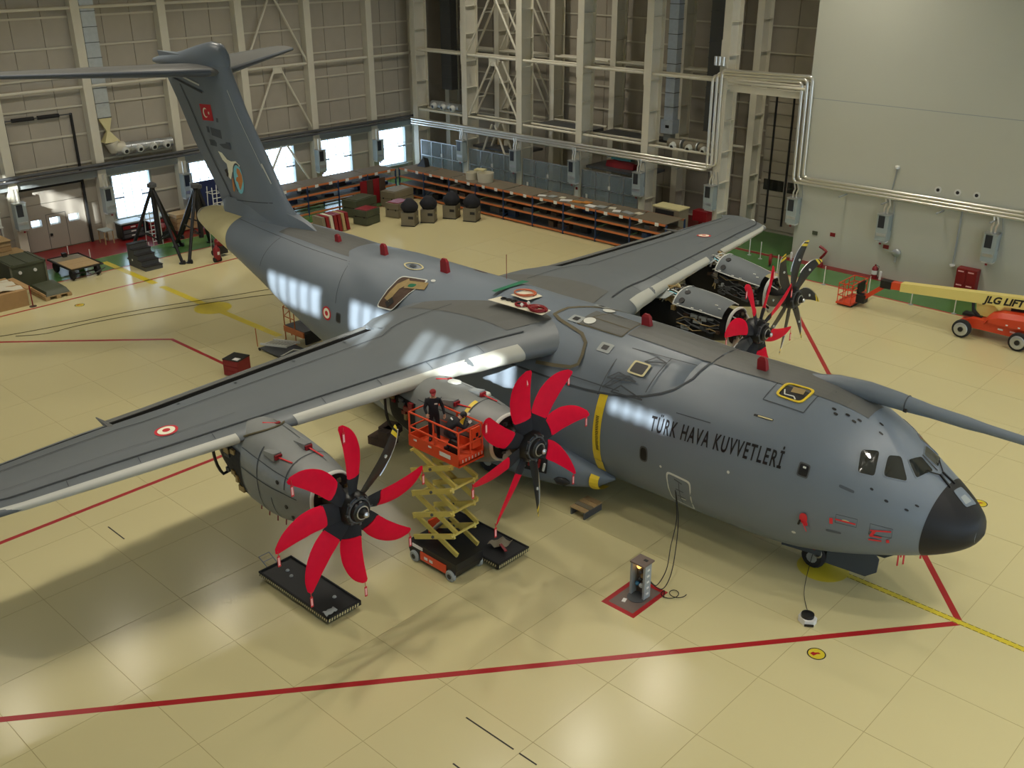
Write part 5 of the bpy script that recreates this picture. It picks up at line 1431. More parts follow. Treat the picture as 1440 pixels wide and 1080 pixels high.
MB().tube([(-33.3, -1.9, .1), (-33.0, -1.2, .4), (-33.1, -.5, .1)], .03, 6).build('stabiliser', M_TRIM, ws, 40)
for x, y in ((-35.0, -1.9), (-33.2, -1.9), (-35.0, -.3), (-33.2, -.3)): MB().cyl((x, y-.03, .08), (x, y+.03, .08), .08, n=10).build('castor', M_RUB, ws)
MB().cyl((-35.55, -1.65, 0), (-35.6, -1.65, 1.0), .025, n=6).build('marker_pole', M_RORG, ws)
# things lying on top of the wing
def wtop(x, y): return max(WP(y, min(.9, max(.1, (wle(y)-x)/(wle(y)-wte(y))))).z, 6.585 if abs(y) < 1.9 else 0)+.02
def wmat(pts, m, name, label, cat='mat'):
    P = []
    for i in range(9):
        row = []
        for j in range(5):
            u, v = i/8, j/4
            q = [pts[0][k]*(1-u)*(1-v)+pts[1][k]*u*(1-v)+pts[2][k]*u*v+pts[3][k]*(1-u)*v for k in (0, 1)]
            row.append((q[0], q[1], wtop(*q)+.012))
        P.append(row)
    o = MB().grid(P).build(name, m, None, fix=False, loc=P[0][0]); return tag(o, label, cat)
wmat([(-18.55, -1.86), (-15.87, -1.75), (-15.97, -1.12), (-18.46, -1.25)], M_FOAM, 'work_mat', 'long pale mat with black and red items on top of the fuselage')
wmat([(-18.32, -.84), (-17.38, -.88), (-17.29, -.1), (-18.28, .02)], M_FOAM, 'work_mat', 'short pale mat under an orange hose ring on top of the fuselage')
wmat([(-19.2, -1.0), (-18.98, -1.0), (-18.9, .9), (-19.2, .8)], M_GREENM, 'green_strip', 'long dark green strip lying across the top of the wing centre')
def coil(name, c, R, r, m, n, label, cat='hose'):
    pts = []
    for k in range(n*14+1):
        a = 2*PI*k/14; rr = R*(1-.12*(k/14 % 2)+.08*math.sin(a*1.3))
        pts.append((c[0]+rr*math.cos(a), c[1]+rr*.85*math.sin(a), wtop(c[0], c[1])+.05+.02*(k/14)))
    o = MB().tube(pts, r, 6).build(name, m, None, 60, loc=(c[0], c[1], wtop(c[0], c[1]))); return tag(o, label, cat)
coil('hose_coil', (-18.0, -.4), .48, .03, mat('orange_hose', (.5, .12, .05), .5), 2, 'orange hose ring on the short mat on top of the fuselage')
coil('hose_coil', (-16.35, -1.45), .36, .045, M_FERED, 3, 'thick red hose coil on the long mat, end nearest the nose')
coil('hose_coil', (-16.65, -1.4), .2, .04, M_FERED, 2, 'dark red hose coil lying inside the big red coil')
coil('hose_coil', (-17.15, -1.5), .27, .035, M_REDP, 2, 'small red hose coil in the middle of the long mat')
for k, x in enumerate((-18.1, -17.85, -17.6, -17.35)):
    coil('black_hose', (x, -1.45+.03*k), .12, .03, M_BLK, 1, ('black hose loop at the tail end of the long mat', 'black hose loop second from the tail end of the long mat', 'black hose loop third from the tail end of the long mat', 'black hose loop next to the small red coil')[k])
for k, (x, y) in enumerate(((-17.0, -1.62), (-16.95, -1.3))): tag(MB().lathe([(.02, 0), (.08, 0), (.06, .12), (.02, .16)], (x, y, wtop(x, y)+.03), n=10).build('white_cup', M_WHT, None, 40, loc=(x, y, wtop(x, y))), ('white cup beside the small red coil on the long mat, nearer', 'white cup beside the small red coil on the long mat, farther')[k], 'cup')
tag(MB().cyl((-19.9, .6, 6.57), (-19.9, .6, 7.6), .012, n=6).build('whip_antenna', M_FERED, None, loc=(-19.9, .6, 6.57)), 'thin upright red pole on top of the wing centre', 'pole')
# ================================================================ ALONG THE WALLS
# wall heaters
def heater(x, y, zb, face, label, h=1.6):
    """grey unit heater with dark grille; face 'x' looks +x, 'y' looks -y"""
    t = thing('wall_heater', (x, y, zb), label, 'heater')
    def bx(nm, a, b, m):
        if face == 'y': MB().span((x+a[0], y-a[1], zb+a[2]), (x+b[0], y-b[1], zb+b[2])).build(nm, m, t)
        else: MB().span((x+a[1], y+a[0], zb+a[2]), (x+b[1], y+b[0], zb+b[2])).build(nm, m, t)
    bx('heater_case', (-.36, 0, 0), (.36, .55, h), M_HEAT)
    bx('grille', (-.27, .55, h*.5), (.12, .57, h*.96), M_SCREEN)
    bx('control_plate', (-.3, .55, h*.18), (.3, .565, h*.3), M_GALV)
    bx('case_base', (-.30, .02, -.12), (.30, .45, 0), M_WHT)
    bx('red_button', (-.06, .45, -.22), (.06, .5, -.12), M_FERED)
    bx('case_top', (-.4, 0, h), (.4, .6, h+.04), M_GALV)
    for dx in (-.12, .1):
        if face == 'y': MB().tube([(x+dx, y-.28, zb+h), (x+dx, y-.28, zb+h+.35), (x+dx+.1, y-.3, zb+h+.6), (x+dx, y-.28, zb+h+.95)], .06, 8).build('feed_pipe', M_PIPE, t, 40)
        else: MB().tube([(x+.28, y+dx, zb+h), (x+.28, y+dx, zb+h+.5), (x+.28, y+dx, zb+h+.9)], .06, 8).build('feed_pipe', M_PIPE, t, 40)
    if face == 'y': MB().tube([(x+.38, y-.1, zb+.6), (x+.42, y-.1, zb+h+.2), (x+.3, y-.1, zb+h+.9)], .025, 6).build('conduit', M_GRYP, t, 40)
for x, l in ((-53, 'grey wall heater on the back wall column nearest the corner'), (-47, 'grey wall heater on second back wall column, right of the lattice bracing'), (-41, 'grey wall heater on third back wall column above the red sign'), (-35, 'grey wall heater on fourth back wall column behind the rack end'), (-29, 'grey wall heater on the column at the foot of the pipe loop')):
    heater(x-.1, 30.45, 2.45, 'y', l)
for x, l in ((-23.3+.0, 'grey wall heater at the left edge of the white wall'), (-17.25, 'grey wall heater in the middle of the white wall'), (-10.95, 'grey wall heater above the red cabinet side of white wall')):
    heater(x, YW-.01, 2.4, 'y', l)
for y, l in ((-3, 'grey wall heater left of the sectional door'), (3, 'grey wall heater between sectional door and first window'), (9, 'grey wall heater behind the tripod jacks'), (15, 'grey wall heater beside the window hidden by the tail fin'), (21, 'grey wall heater left of the second last window'), (27, 'grey wall heater left of the corner window')):
    heater(XA+.76, y, 2.0, 'x', l, 1.7)
# pipe runs
PR = thing('pipe_run', (-45, 30.3, 5), 'three parallel shiny pipes with a tall square loop on back and white wall', 'pipes')
def bendpath(pts, r, n=5):
    P = [V(p) for p in pts]; Q = [P[0]]
    for i in range(1, len(P)-1):
        a = (P[i-1]-P[i]).normalized(); b = (P[i+1]-P[i]).normalized()
        for k in range(n+1):
            t = k/n; Q.append(P[i]+a*r*(1-t)**2+b*r*t**2)
    Q.append(P[-1]); return Q
for k in range(3):
    o = k*.33; q = k*.19; yy = 0
    MB().tube(bendpath([(-59.3, 30.28+yy, 4.80+q), (-29.6+o, 30.28+yy, 4.95+q), (-29.6+o, 30.2+yy, 11.1+q), (-23.55+o, 30.75+yy, 11.15+q), (-23.55+o, 30.95+yy, 5.0+q), (9, 30.95+yy, 5.05+q)], .32), .10, 12).build('pipe', M_PIPE, PR, 50)
for x in (-56, -53, -50, -47, -44, -41, -38, -35, -32, -20, -17.3, -14, -11, -8): MB().span((x-.05, 30.2, 4.7), (x+.05, YW if x > -23 else 30.6, 4.76)).build('pipe_bracket', M_GRYP, PR)
MB().span((-29.55, 30.3, 11.7), (-28.9, 30.5, 11.85)).build('pipe_bracket', M_GRYP, PR)
for k in range(3): MB().cyl((-29.5+k*.28, 30.25, 11.75), (-29.5+k*.28, 30.25, 12.3), .12, n=10).build('air_vent', M_PIPE, PR, 40)
PL = thing('pipe_run', (-60, 5, 5.3), 'dark pipes running along left wall above the windows', 'pipes')
for x, z, r in ((XA+.95, 5.35, .12), (XA+.95, 5.1, .09)): MB().tube([(x, -35.5, z), (x, 31.3, z-.15)], r, 10).build('pipe', M_DGRY, PL, 40)  # wall shadow put into the dark pipe colour
for y in range(-33, 32, 6): MB().span((XA+.7, y-.04, 4.95), (XA+1.0, y+.04, 5.0)).build('pipe_bracket', M_STEEL, PL)
# ventilation ducts with nozzle manifolds
def duct(x, y, z0, z1, sx, sy, m, label, par_axis):
    t = thing('air_duct', (x, y, z0), label, 'duct')
    z = z0
    while z < z1-.1:
        MB().span((x-sx/2, y-sy/2, z+.015), (x+sx/2, y+sy/2, min(z+.95, z1))).build('duct_section', m, t)
        MB().span((x-sx/2-.03, y-sy/2-.03, z-.02), (x+sx/2+.03, y+sy/2+.03, z+.02)).build('duct_flange', M_DGRY, t)
        z += .97
    return t
def manifold(pts, ax, label, rad=.36, m=M_KHAKI, nz=M_TRIM):
    p0 = pts[0]
    t = thing('nozzle_manifold', p0, label, 'duct')
    for i, p in enumerate(pts):
        q = V(p); d = V((0, -1, -.25)) if ax == 'y' else V((1, 0, -.25))
        al = V((1, 0, 0)) if ax == 'y' else V((0, 1, 0))
        MB().cyl(q-al*.55, q+al*.52, rad*(1-.06*i), n=14).build('manifold_section', m, t, 40)
        MB().cyl(q+al*.5, q+al*.58, rad*(1.06-.06*i), n=14).build('manifold_flange', M_GALV, t, 40)
        MB().lathe([(.26, .25), (.27, .42), (.22, .58), (.15, .60), (.13, .45)], q, d, 16).build('jet_nozzle', nz, t, 40)
        d.normalize(); MB().cyl(q+d*.56, q+d*.59, .12, n=12).build('nozzle_mouth', M_BLK, t)
    return t
duct(-34.45, 32.75, 7.4, 17, .75, .6, M_DUCT, 'shiny silver vertical duct between two back wall columns', 'y')
t = thing('damper_box', (-34.5, 32.7, 6.1), 'silver damper box hanging below the shiny duct', 'duct')
MB().span((-34.95, 32.3, 6.55), (-33.95, 33.1, 7.5)).build('box_body', M_DUCT, t); MB().span((-34.75, 32.4, 6.05), (-34.15, 33.0, 6.5)).build('box_neck', M_GRYP, t); MB().span((-34.55, 32.28, 6.95), (-34.25, 32.3, 7.15)).build('damper_handle', M_BLK, t)
manifold([(-32.8, 31.2, 6.2), (-31.5, 31.2, 6.2), (-30.3, 31.2, 6.2)], 'y', 'row of three white air nozzles beside the tall pipe loop')
duct(-31.3, 33.3, 7.0, 17, 1.0, .8, M_DGRY, 'dark vertical duct behind the shiny silver duct', 'y')
duct(-57.3, 33.0, 7.5, 17, 1.2, .7, M_DGRY, 'dark vertical duct in the far corner of the hall', 'y')
manifold([(-57.0, 31.2, 6.45), (-55.9, 31.2, 6.45), (-54.8, 31.2, 6.45)], 'y', 'row of three air nozzles near the far corner', .3, M_GALV)
duct(XA+.31, 3.95, 8.2, 17, .24, .95, M_GALV, 'silver vertical duct on left wall beside the second column', 'x')
t = thing('duct_boot', (XA+.5, 4.0, 6.9), 'pale funnel transition under the left wall duct', 'duct')
MB().loft([[(XA+.2, 3.5, 8.2), (XA+.42, 3.5, 8.2), (XA+.42, 4.45, 8.2), (XA+.2, 4.45, 8.2)], [(XA+.4, 3.9, 7.3), (XA+.6, 3.9, 7.3), (XA+.6, 4.1, 7.3), (XA+.4, 4.1, 7.3)], [(XA+.2, 3.5, 6.6), (XA+.9, 3.5, 6.6), (XA+.9, 4.6, 6.6), (XA+.2, 4.6, 6.6)]]).build('funnel', M_CREAM, t)
MB().tube([(XA+.55, 4.1, 6.6), (XA+.55, 4.2, 6.2), (XA+.6, 4.9, 6.1)], [.5, .48, .42], 12).build('elbow', M_STEEL, t, 40)
manifold([(XA+.6, 4.8, 6.05), (XA+.6, 5.85, 6.05), (XA+.6, 6.9, 6.05), (XA+.6, 7.9, 6.05)], 'x', 'row of four white air nozzles on left wall above the first window', .38, M_GALV)

# mesh cage along the back wall
CG = thing('storage_cage', (-47, 30.3, 0), 'row of clear panelled storage cages between the back wall columns', 'fence')
for a, b in ((-58.5, -53.4), (-52.6, -47.4), (-46.6, -41.4), (-40.6, -35.4)):
    n = 4
    for k in range(n+1):
        x = a+(b-a)*k/n; MB().span((x-.035, 30.55, 0), (x+.035, 30.62, 3.45)).build('cage_post', M_GALV, CG)
    for z in (.1, 2.15, 3.42): MB().span((a, 30.55, z-.03), (b, 30.62, z+.03)).build('cage_rail', M_GALV, CG)
    for k in range(n):
        x0, x1 = a+(b-a)*k/n+.05, a+(b-a)*(k+1)/n-.05
        for z0, z1 in ((.14, 2.11), (2.19, 3.38)): MB().span((x0, 30.58, z0), (x1, 30.59, z1)).build('cage_pane', M_POLY, CG)
    MB().box(((a+b)/2, 30.54, 2.4), (.2, .01, .28)).build('notice', M_WHT, CG)
    MB().box((a+.5, 30.54, 1.5), (.18, .01, .3)).build('notice', M_WHT, CG)
tag(MB().box((-41, 30.46, 1.75), (.34, .01, .9)).build('column_notice', M_WHT, None, loc=(-41, 30.46, 1.75)), 'white notice with red square on third back wall column', 'sign')
MB().box((-41, 30.45, 1.95), (.2, .01, .2)).build('red_square', M_FERED, bpy.data.objects['column_notice'])
for a, b, m, c, l in ((-38.8, -37, M_TEAL, 'tarp', 'teal tarpaulin bundle lying on the cage roof shelf'), (-39.3, -36.8, M_REDP, 'box', 'dark red long box under the teal bundle')):
    z = 4.3 if m is M_TEAL else 3.7
    tag(MB().loft([[(x, 32+s*.45*(1-.3*abs(x-(a+b)/2)), z+h*(1-.2*abs(x-(a+b)/2)**2)) for s, h in ((-1, 0), (1, 0), (1, .45), (-.6, .6))] for x in np.linspace(a, b, 7)]).build('tarp_bundle' if m is M_TEAL else 'long_box', m, None, 40, loc=((a+b)/2, 32, z)), l, c)
ubox('shelf_platform', M_DGRY, (-40.6, 31, 3.5), (-35.4, 33.8, 3.68), wallB)
ubox('shelf_platform', M_DGRY, (-52.6, 31, 3.5), (-47.4, 33.8, 3.68), wallB)
for k in range(7):
    tag(MB().box((-51.5+k*.58, 32.6+.1*(k % 3), 3.68+.2+.06*(k % 2)), (.5, .6, .4+.12*(k % 2)), .2*k).build('packing_crate', (M_KHAKI, M_WOOD, M_FOAM)[k % 3], None, loc=(-51.5+k*.58, 32.6, 3.68)), 'packing crate on the shelf behind the lattice bracing', 'crate', 'packing crates behind the lattice')

# pallet racks
def rack(name, x0, x1, y0, y1, along, label, nb):
    t = thing(name, ((x0+x1)/2, (y0+y1)/2, 0), label, 'rack')
    def P(u, v, z): return (x0+(x1-x0)*u, y0+(y1-y0)*v, z) if along == 'x' else (x0+(x1-x0)*v, y0+(y1-y0)*u, z)
    for k in range(nb+1):
        u = k/nb
        for v in (0, 1):
            p = P(u, v, 0); MB().box((p[0], p[1], 1.1), (.1, .1, 2.2)).build('rack_upright', M_BLUE, t)
        a, b = P(u, 0, .3), P(u, 1, 1.0)
        MB().bar(a, b, .05).build('rack_brace', M_BLUE, t)
    for z in (.14, .92, 1.52, 2.15):
        for v in (0, 1):
            MB().bar(P(0, v, z), P(1, v, z), .06, .13).build('rack_beam', M_RORG, t)
        if z > .2:
            for k in range(nb):
                a, b = P(k/nb+.003, .02, z+.05), P((k+1)/nb-.003, .98, z+.08)
                MB().span(a, b).build('shelf_deck', M_DECK, t)
        elif along == 'x': MB().span(P(0, .02, z+.03), P(1, .98, z+.06)).build('shelf_deck', M_DGRY, t)
    for k in range(nb):
        for f_ in (.3, .75):
            p = P((k+f_)/nb, 0 if along == 'x' else 1, 2.13)
            d = (0, -.05, 0) if along == 'x' else (.05, 0, 0)
            MB().box((p[0]+d[0], p[1]+d[1], p[2]), (.3, .02, .22) if along == 'x' else (.02, .3, .22)).build('bay_label', M_WHT, t)
    return t
rack('pallet_rack', -55.6, -29.3, 25.5, 27.6, 'x', 'long orange and blue pallet rack parallel to the back wall', 9)
rack('pallet_rack', -57.5, -55.5, 10.5, 25.0, 'y', 'orange and blue pallet rack parallel to the left wall windows', 5)
rnd = random.Random(11)
proto = None
for k in range(44):
    lev = k % 3
    x = rnd.uniform(-54.5, -30.2); z = (.20, 1.0, 1.6)[lev]
    y = rnd.uniform(25.88, 26.6) if lev else rnd.uniform(25.88, 26.4)
    hh = (.55, .38, .34)[lev]*rnd.uniform(.5, 1)
    m = rnd.choice([M_BLK, M_DGRY, M_BLKM, M_BLUE, M_DWOOD, M_DGRY])
    w_ = rnd.uniform(.4, 1.0)
    mb_ = MB().box((x, y, z+hh/2), (w_, .5, hh), rnd.uniform(-.2, .2))
    o = mb_.build('parts_bin', m, None, loc=(x, y, z))
    tag(o, ('dark parts bin on the bottom shelf of the long pallet rack', 'dark parts bin on the lower middle shelf of the long pallet rack', 'dark parts bin on the upper middle shelf of the long pallet rack')[lev], 'bin', ('bins on the bottom shelf', 'bins on the lower middle shelf', 'bins on the upper middle shelf')[lev])
for k in range(14):
    lev = k % 2
    y = rnd.uniform(11, 24.4); z = (1.0, 1.6)[lev]; hh = rnd.uniform(.15, .36)
    o = MB().box((-56.2, y, z+hh/2), (.6, rnd.uniform(.4, .9), hh), rnd.uniform(-.2, .2)).build('parts_bin', rnd.choice([M_BLK, M_DGRY, M_BLUE]), None, loc=(-56.2, y, z))
    tag(o, ('dark parts bin on the middle shelf of the left wall rack', 'dark parts bin on the upper shelf of the left wall rack')[lev], 'bin', ('bins on the left rack middle shelf', 'bins on the left rack upper shelf')[lev])
# items on the rack top
def tub(x, y, r, h, m, label):
    t = thing('round_tub', (x, y, 2.23), label, 'tub')
    MB().lathe([(r*.92, 0), (r, h), (r*.94, h), (r*.88, .03), (.01, .03)], (x, y, 2.23), n=20).build('tub_body', m, t, 40)
tub(-48.2, 26.5, .5, .55, M_FOAM, 'pale round tub on top of the long rack, left one')
tub(-46.8, 26.55, .65, .7, M_FOAM, 'larger pale round tub on top of the long rack, right one')
tag(MB().box((-47.7, 26.9, 2.95), (.8, .6, .12), .3).build('tub_lid', M_CREAM, None, loc=(-47.7, 26.9, 2.85)), 'pale lid resting across the two tubs', 'lid')
tag(MB().loft([[(x, 28.1-1.3+.1*j, z) for j, (x, z) in enumerate(((-54.9, 2.23), (-54.0, 2.23), (-54.2, 2.7), (-54.4, 3.0), (-54.7, 2.75)))], [(x, 28.1-.8+.1*j, z) for j, (x, z) in enumerate(((-54.9, 2.23), (-54.0, 2.23), (-54.2, 2.6), (-54.4, 2.8), (-54.7, 2.6)))]]).build('black_bundle', M_BLK, None, 40, loc=(-54.4, 27, 2.23)), 'black bundle on the rack top near the corner', 'bundle')
for k in range(12):
    x = -40.5+k*.75; y = 26.0+.5*((k*7) % 3)/2
    m = (M_WHT, M_GRYP, M_FOAM)[k % 3] if k not in (4, 5) else mat('orange_sheet', (.5, .2, .03), .6)
    o = MB().box((x, y, 2.26+.02*(k % 2)), (rnd.uniform(.4, .9), rnd.uniform(.25, .6), .05), rnd.uniform(-.5, .5)).build('flat_part', m, None, loc=(x, y, 2.23))
    tag(o, 'orange flat sheet lying on top of the long rack' if k in (4, 5) else 'pale flat part lying on top of the long rack', 'part', 'orange sheets on the rack top' if k in (4, 5) else 'pale flat parts on the rack top')
o = thing('equipment_case', (-31.0, 27.9, 0), 'khaki crate standing at the right end of the long rack', 'crate')
MB().span((-32.0, 27.75, 0), (-29.9, 28.9, 2.6)).build('case_body', M_KHAKI, o); MB().span((-32.05, 27.7, 2.6), (-29.85, 28.95, 2.68)).build('case_lid', M_CREAM, o); MB().span((-31.8, 27.72, 2.0), (-30.3, 27.75, 2.5)).build('case_opening', M_BLK, o)
t = thing('hydrant_box', (-29.4, 30.1, 0), 'dark red hydrant box at the foot of the loop column', 'box')
MB().span((-30.1, 29.7, 1.6), (-29.0, 30.4, 2.3)).build('box_body', M_FERED, t); MB().span((-29.7, 29.9, 0), (-29.4, 30.2, 1.6)).build('box_leg', M_FERED, t)

# covered engine cases with black domes
def engine_case(x, y, rz, label):
    t = thing('engine_case', (x, y, 0), label, 'case', None, rz)
    o = MB().span((-.5, -.55, .05), (.5, .55, 1.0)).build('case_body', M_KHAKI, None); o.parent = t
    o = MB().span((-.52, -.57, 0), (.52, .57, .07)).build('case_base', M_BLK, None); o.parent = t
    o = MB().span((.05, -.57, .55), (.42, -.55, .75)).build('case_handle', M_BLK, None); o.parent = t
    o = MB().cyl((.5, .2, .6), (.515, .2, .6), .09, n=12).build('round_label', M_CREAM, None); o.parent = t
    R = []
    for i in range(8):
        a = i/7*PI*.62; r = .62*math.sin(PI*.28+a); z = 1.05+.55*(1-math.cos(a*1.35))/1.3
        R.append([(r*(1+.07*math.sin(5*k+i))*math.cos(k*2*PI/20), r*(1+.07*math.sin(3*k+i*2))*math.sin(k*2*PI/20), 1.0+.95*i/7) for k in range(20)])
    o = MB().loft(R).build('black_cover', M_CLOTH, None, 60); o.parent = t
engine_case(-47.9, 19.75, .55, 'khaki case with black bulging cover, leftmost of the front pair')
engine_case(-47.6, 21.35, .6, 'khaki case with spiky black cover, second of the four')
engine_case(-47.2, 23.3, .45, 'khaki case with black dome cover close to the long rack, farther one')
engine_case(-45.5, 23.75, .45, 'khaki case with black dome cover close to the long rack, nearer one')
def case(x, y, sx, sy, h, m, lid, label, rz=.2):
    t = thing('transport_case', (x, y, 0), label, 'case', None, rz)
    for nm, a, b, mm in (('case_body', (-sx/2, -sy/2, .05), (sx/2, sy/2, h*.55), m), ('case_top', (-sx/2, -sy/2, h*.58), (sx/2, sy/2, h), m), ('top_cover', (-sx*.42, -sy*.42, h), (sx*.42, sy*.42, h+.05), lid), ('case_foot', (-sx*.4, -sy*.4, 0), (sx*.4, sy*.4, .05), M_BLK)):
        o = MB().span(a, b).build(nm, mm, None); o.parent = t
    for s in (-1, 1):
        o = MB().box((s*sx*.3, -sy/2-.01, h*.56), (.1, .03, .12)).build('latch', M_BLK, None); o.parent = t
case(-50.6, 17.9, 1.3, 1.5, 1.1, M_OLIVE, M_FERED, 'olive case with red top beside the red panel stack')
case(-50.5, 20.9, 1.2, 1.6, 1.1, M_KHAKI, M_FERED, 'khaki case with red top behind the black covered cases')
case(-53.0, 19.2, 1.4, 2.4, 1.3, M_OLIVE, M_OLIVE, 'long olive case behind the red topped cases')
case(-53.3, 23.2, 1.4, 2.4, 1.2, M_KHAKI, M_KHAKI, 'long khaki case in the rack corner')
t = thing('cloth_partition', (-53.8, 22.0, 0), 'dark brown red boarded partition standing in front of the left rack', 'panel')
for k in range(4): MB().span((-54.6, 20.6+k*.62, .1), (-54.5, 21.2+k*.62, 2.0)).build('board', M_DWOOD if k % 2 else M_REDP, t)
t = thing('panel_stack', (-50.6, 15.4, 0), 'row of upright red and beige seat panels behind the tail', 'panels')
for k in range(7):
    MB().loft([[(-51.3, 13.6+k*.34, .05), (-50.0, 13.6+k*.34, .05), (-50.0, 13.85+k*.34, .05), (-51.3, 13.85+k*.34, .05)], [(-51.2, 13.5+k*.34, 1.3), (-50.1, 13.5+k*.34, 1.3), (-50.1, 13.75+k*.34, 1.3), (-51.2, 13.75+k*.34, 1.3)]]).build('seat_panel', (M_KHAKI, M_REDP, M_FOAM, M_FERED, M_FERED, M_WOOD, M_REDP)[k], t)

# white wall fittings
def wbox(name, x, z, sx, sz, d, m, label, cat):
    o = MB().span((x-sx/2, YW-d, z-sz/2), (x+sx/2, YW, z+sz/2)).build(name, m, None, loc=(x, YW, z)); return tag(o, label, cat)
wbox('red_sign', -20.57, 2.06, .34, .24, .02, M_FERED, 'small red sign on white wall above the red hose post', 'sign')
wbox('red_sign', -17.05, 1.96, .36, .24, .02, M_FERED, 'small red sign under the middle wall heater', 'sign')
wbox('dark_plate', -21.77, 1.95, .34, .24, .06, M_OLIVE, 'small dark green plate on white wall left of the red sign', 'plate')
fc = thing('fire_cabinet', (-11.9, YW-.5, 0), 'tall dark red fire cabinet with two doors against the white wall', 'cabinet')
MB().span((-12.45, YW-.6, 0), (-11.3, YW-.02, 1.75)).build('cabinet_body', M_FERED, fc)
for x in (-12.43, -11.86):
    MB().span((x, YW-.62, .9), (x+.54, YW-.6, 1.72)).build('cabinet_door', M_FERED, fc); MB().span((x, YW-.62, .08), (x+.54, YW-.6, .86)).build('cabinet_door', M_FERED, fc)
    for z in (1.6, .78): MB().span((x+.08, YW-.635, z-.04), (x+.4, YW-.62, z+.03)).build('cabinet_label', M_PINK, fc)
fe = thing('fire_extinguisher', (-17.35, YW-.4, 0), 'red fire extinguisher standing at the white wall below the middle heater', 'extinguisher')
MB().lathe([(.02, 0), (.17, 0), (.18, .1), (.18, .62), (.12, .74), (.05, .78), (.05, .86), (.02, .88)], (-17.35, YW-.4, 0), n=16).build('cylinder', M_FERED, fe, 40)
MB().lathe([(.182, .25), (.184, .26), (.184, .5), (.182, .51)], (-17.35, YW-.4, 0), n=16).build('label_band', M_WHT, fe, 40)
MB().tube([(-17.35, YW-.4, .84), (-17.1, YW-.45, .8), (-17.12, YW-.5, .3)], .02, 6).build('hose', M_BLK, fe, 40)
tag(MB().tube([(-17.05, YW-.06, 6.75), (-17.2, YW-.06, 5.2)], .035, 8).build('conduit', M_GRYP, None, 40, loc=(-17.05, YW-.03, 6.75)), 'thin grey conduit rising above the pipes on white wall', 'pipe')
MB().lathe([(.02, 0), (.13, 0), (.13, .15), (.02, .18)], (-17.05, YW-.1, 6.75), n=12).build('junction_box', M_WHT, bpy.data.objects['conduit'], 40)
dp = thing('drain_pipe', (-12.9, YW-.12, 1.75), 'thin grey drop pipe with pale end on the white wall', 'pipe')
MB().cyl((-12.9, YW-.12, 1.8), (-12.9, YW-.12, 4.9), .05, n=8).build('pipe', M_GRYP, dp, 40); MB().lathe([(.05, 0), (.16, 0), (.16, .08), (.05, .1)], (-12.9, YW-.16, 1.65), n=12).build('pipe_end', M_WHT, dp, 40)
vv = thing('wall_valve', (-16.3, YW-.2, 1.75), 'grey valve with lever on the white wall', 'valve')
MB().lathe([(.05, 0), (.24, .02), (.26, .2), (.1, .3)], (-16.3, YW, 1.75), (0, -1, 0), 14).build('valve_body', M_GALV, vv, 40); MB().bar((-16.4, YW-.25, 1.8), (-17.0, YW-.25, 1.85), .06).build('lever', M_GALV, vv)
MB().cyl((-16.3, YW-.2, 1.5), (-16.3, YW-.2, 1.2), .07, n=8).build('valve_outlet', M_GALV, vv, 40)
hp_ = thing('hose_post', (-20.9, YW-.5, 0), 'dark red hose post with curved top in front of white wall', 'post')
MB().tube([(-20.95, YW-.5, 0), (-20.95, YW-.5, .55), (-20.75, YW-.5, .8), (-20.6, YW-.5, 1.05), (-20.85, YW-.5, 1.2), (-21.1, YW-.5, 1.3)], .09, 8).build('hose', M_FERED, hp_, 40)
MB().lathe([(.2, 0), (.2, .25), (.1, .4)], (-20.95, YW-.5, .0), n=12).build('post_base', M_FERED, hp_, 40)
for k, (x, l) in enumerate(((-16.95, 'short white bollard beside the fire extinguisher'), (-10.9, 'short white bollard right of the fire cabinet'), (-9.8, 'short white bollard second right of fire cabinet'), (-23.0, 'short white bollard at the left corner of the white wall'))):
    tag(MB().lathe([(.08, 0), (.08, .5), (.02, .55)], (x, YW-.45, 0), n=12).build('bollard', M_WHT, None, 40, loc=(x, YW-.45, 0)), l, 'bollard')
# barrier posts along the walkway
PPOS = [(-25.6, 29.9, 'at the wing tip, left'), (-24.6, 29.6, 'at the wing tip, right'), (-22.3, 27.75, 'behind the port propellers'), (-19.0, 27.5, 'right of the black propeller'), (-16.15, 27.5, 'behind the red boom basket'), (-13.6, 27.55, 'under the cream boom'), (-11.2, 27.7, 'left of the boom machine wheels'), (-57.0, -1.6, 'in front of the sectional door'), (-53.9, 2.4, 'left of the tripod jacks'), (-55.2, -1.0, 'behind the flat cart')]
for x, y, l in PPOS:
    t = thing('barrier_post', (x, y, 0), 'thin white barrier post on the walkway edge '+l, 'post')
    MB().cyl((x, y, 0), (x, y, 1.15), .03, n=8).build('post', M_WHT, t, 40); MB().lathe([(.14, 0), (.14, .02), (.04, .05)], (x, y, 0), n=12).build('post_base', M_GRYP, t, 40)
t = thing('hose_reel', (-23.3, 28.6, 0), 'small red hose reel on the walkway behind the port engine', 'reel')
MB().torus((-23.3, 28.6, .45), (1, .4, 0), .3, .09).build('reel_coil', M_FERED, t, 50); MB().cyl((-23.3, 28.6, 0), (-23.3, 28.6, .5), .06, n=8).build('reel_stand', M_DGRY, t)
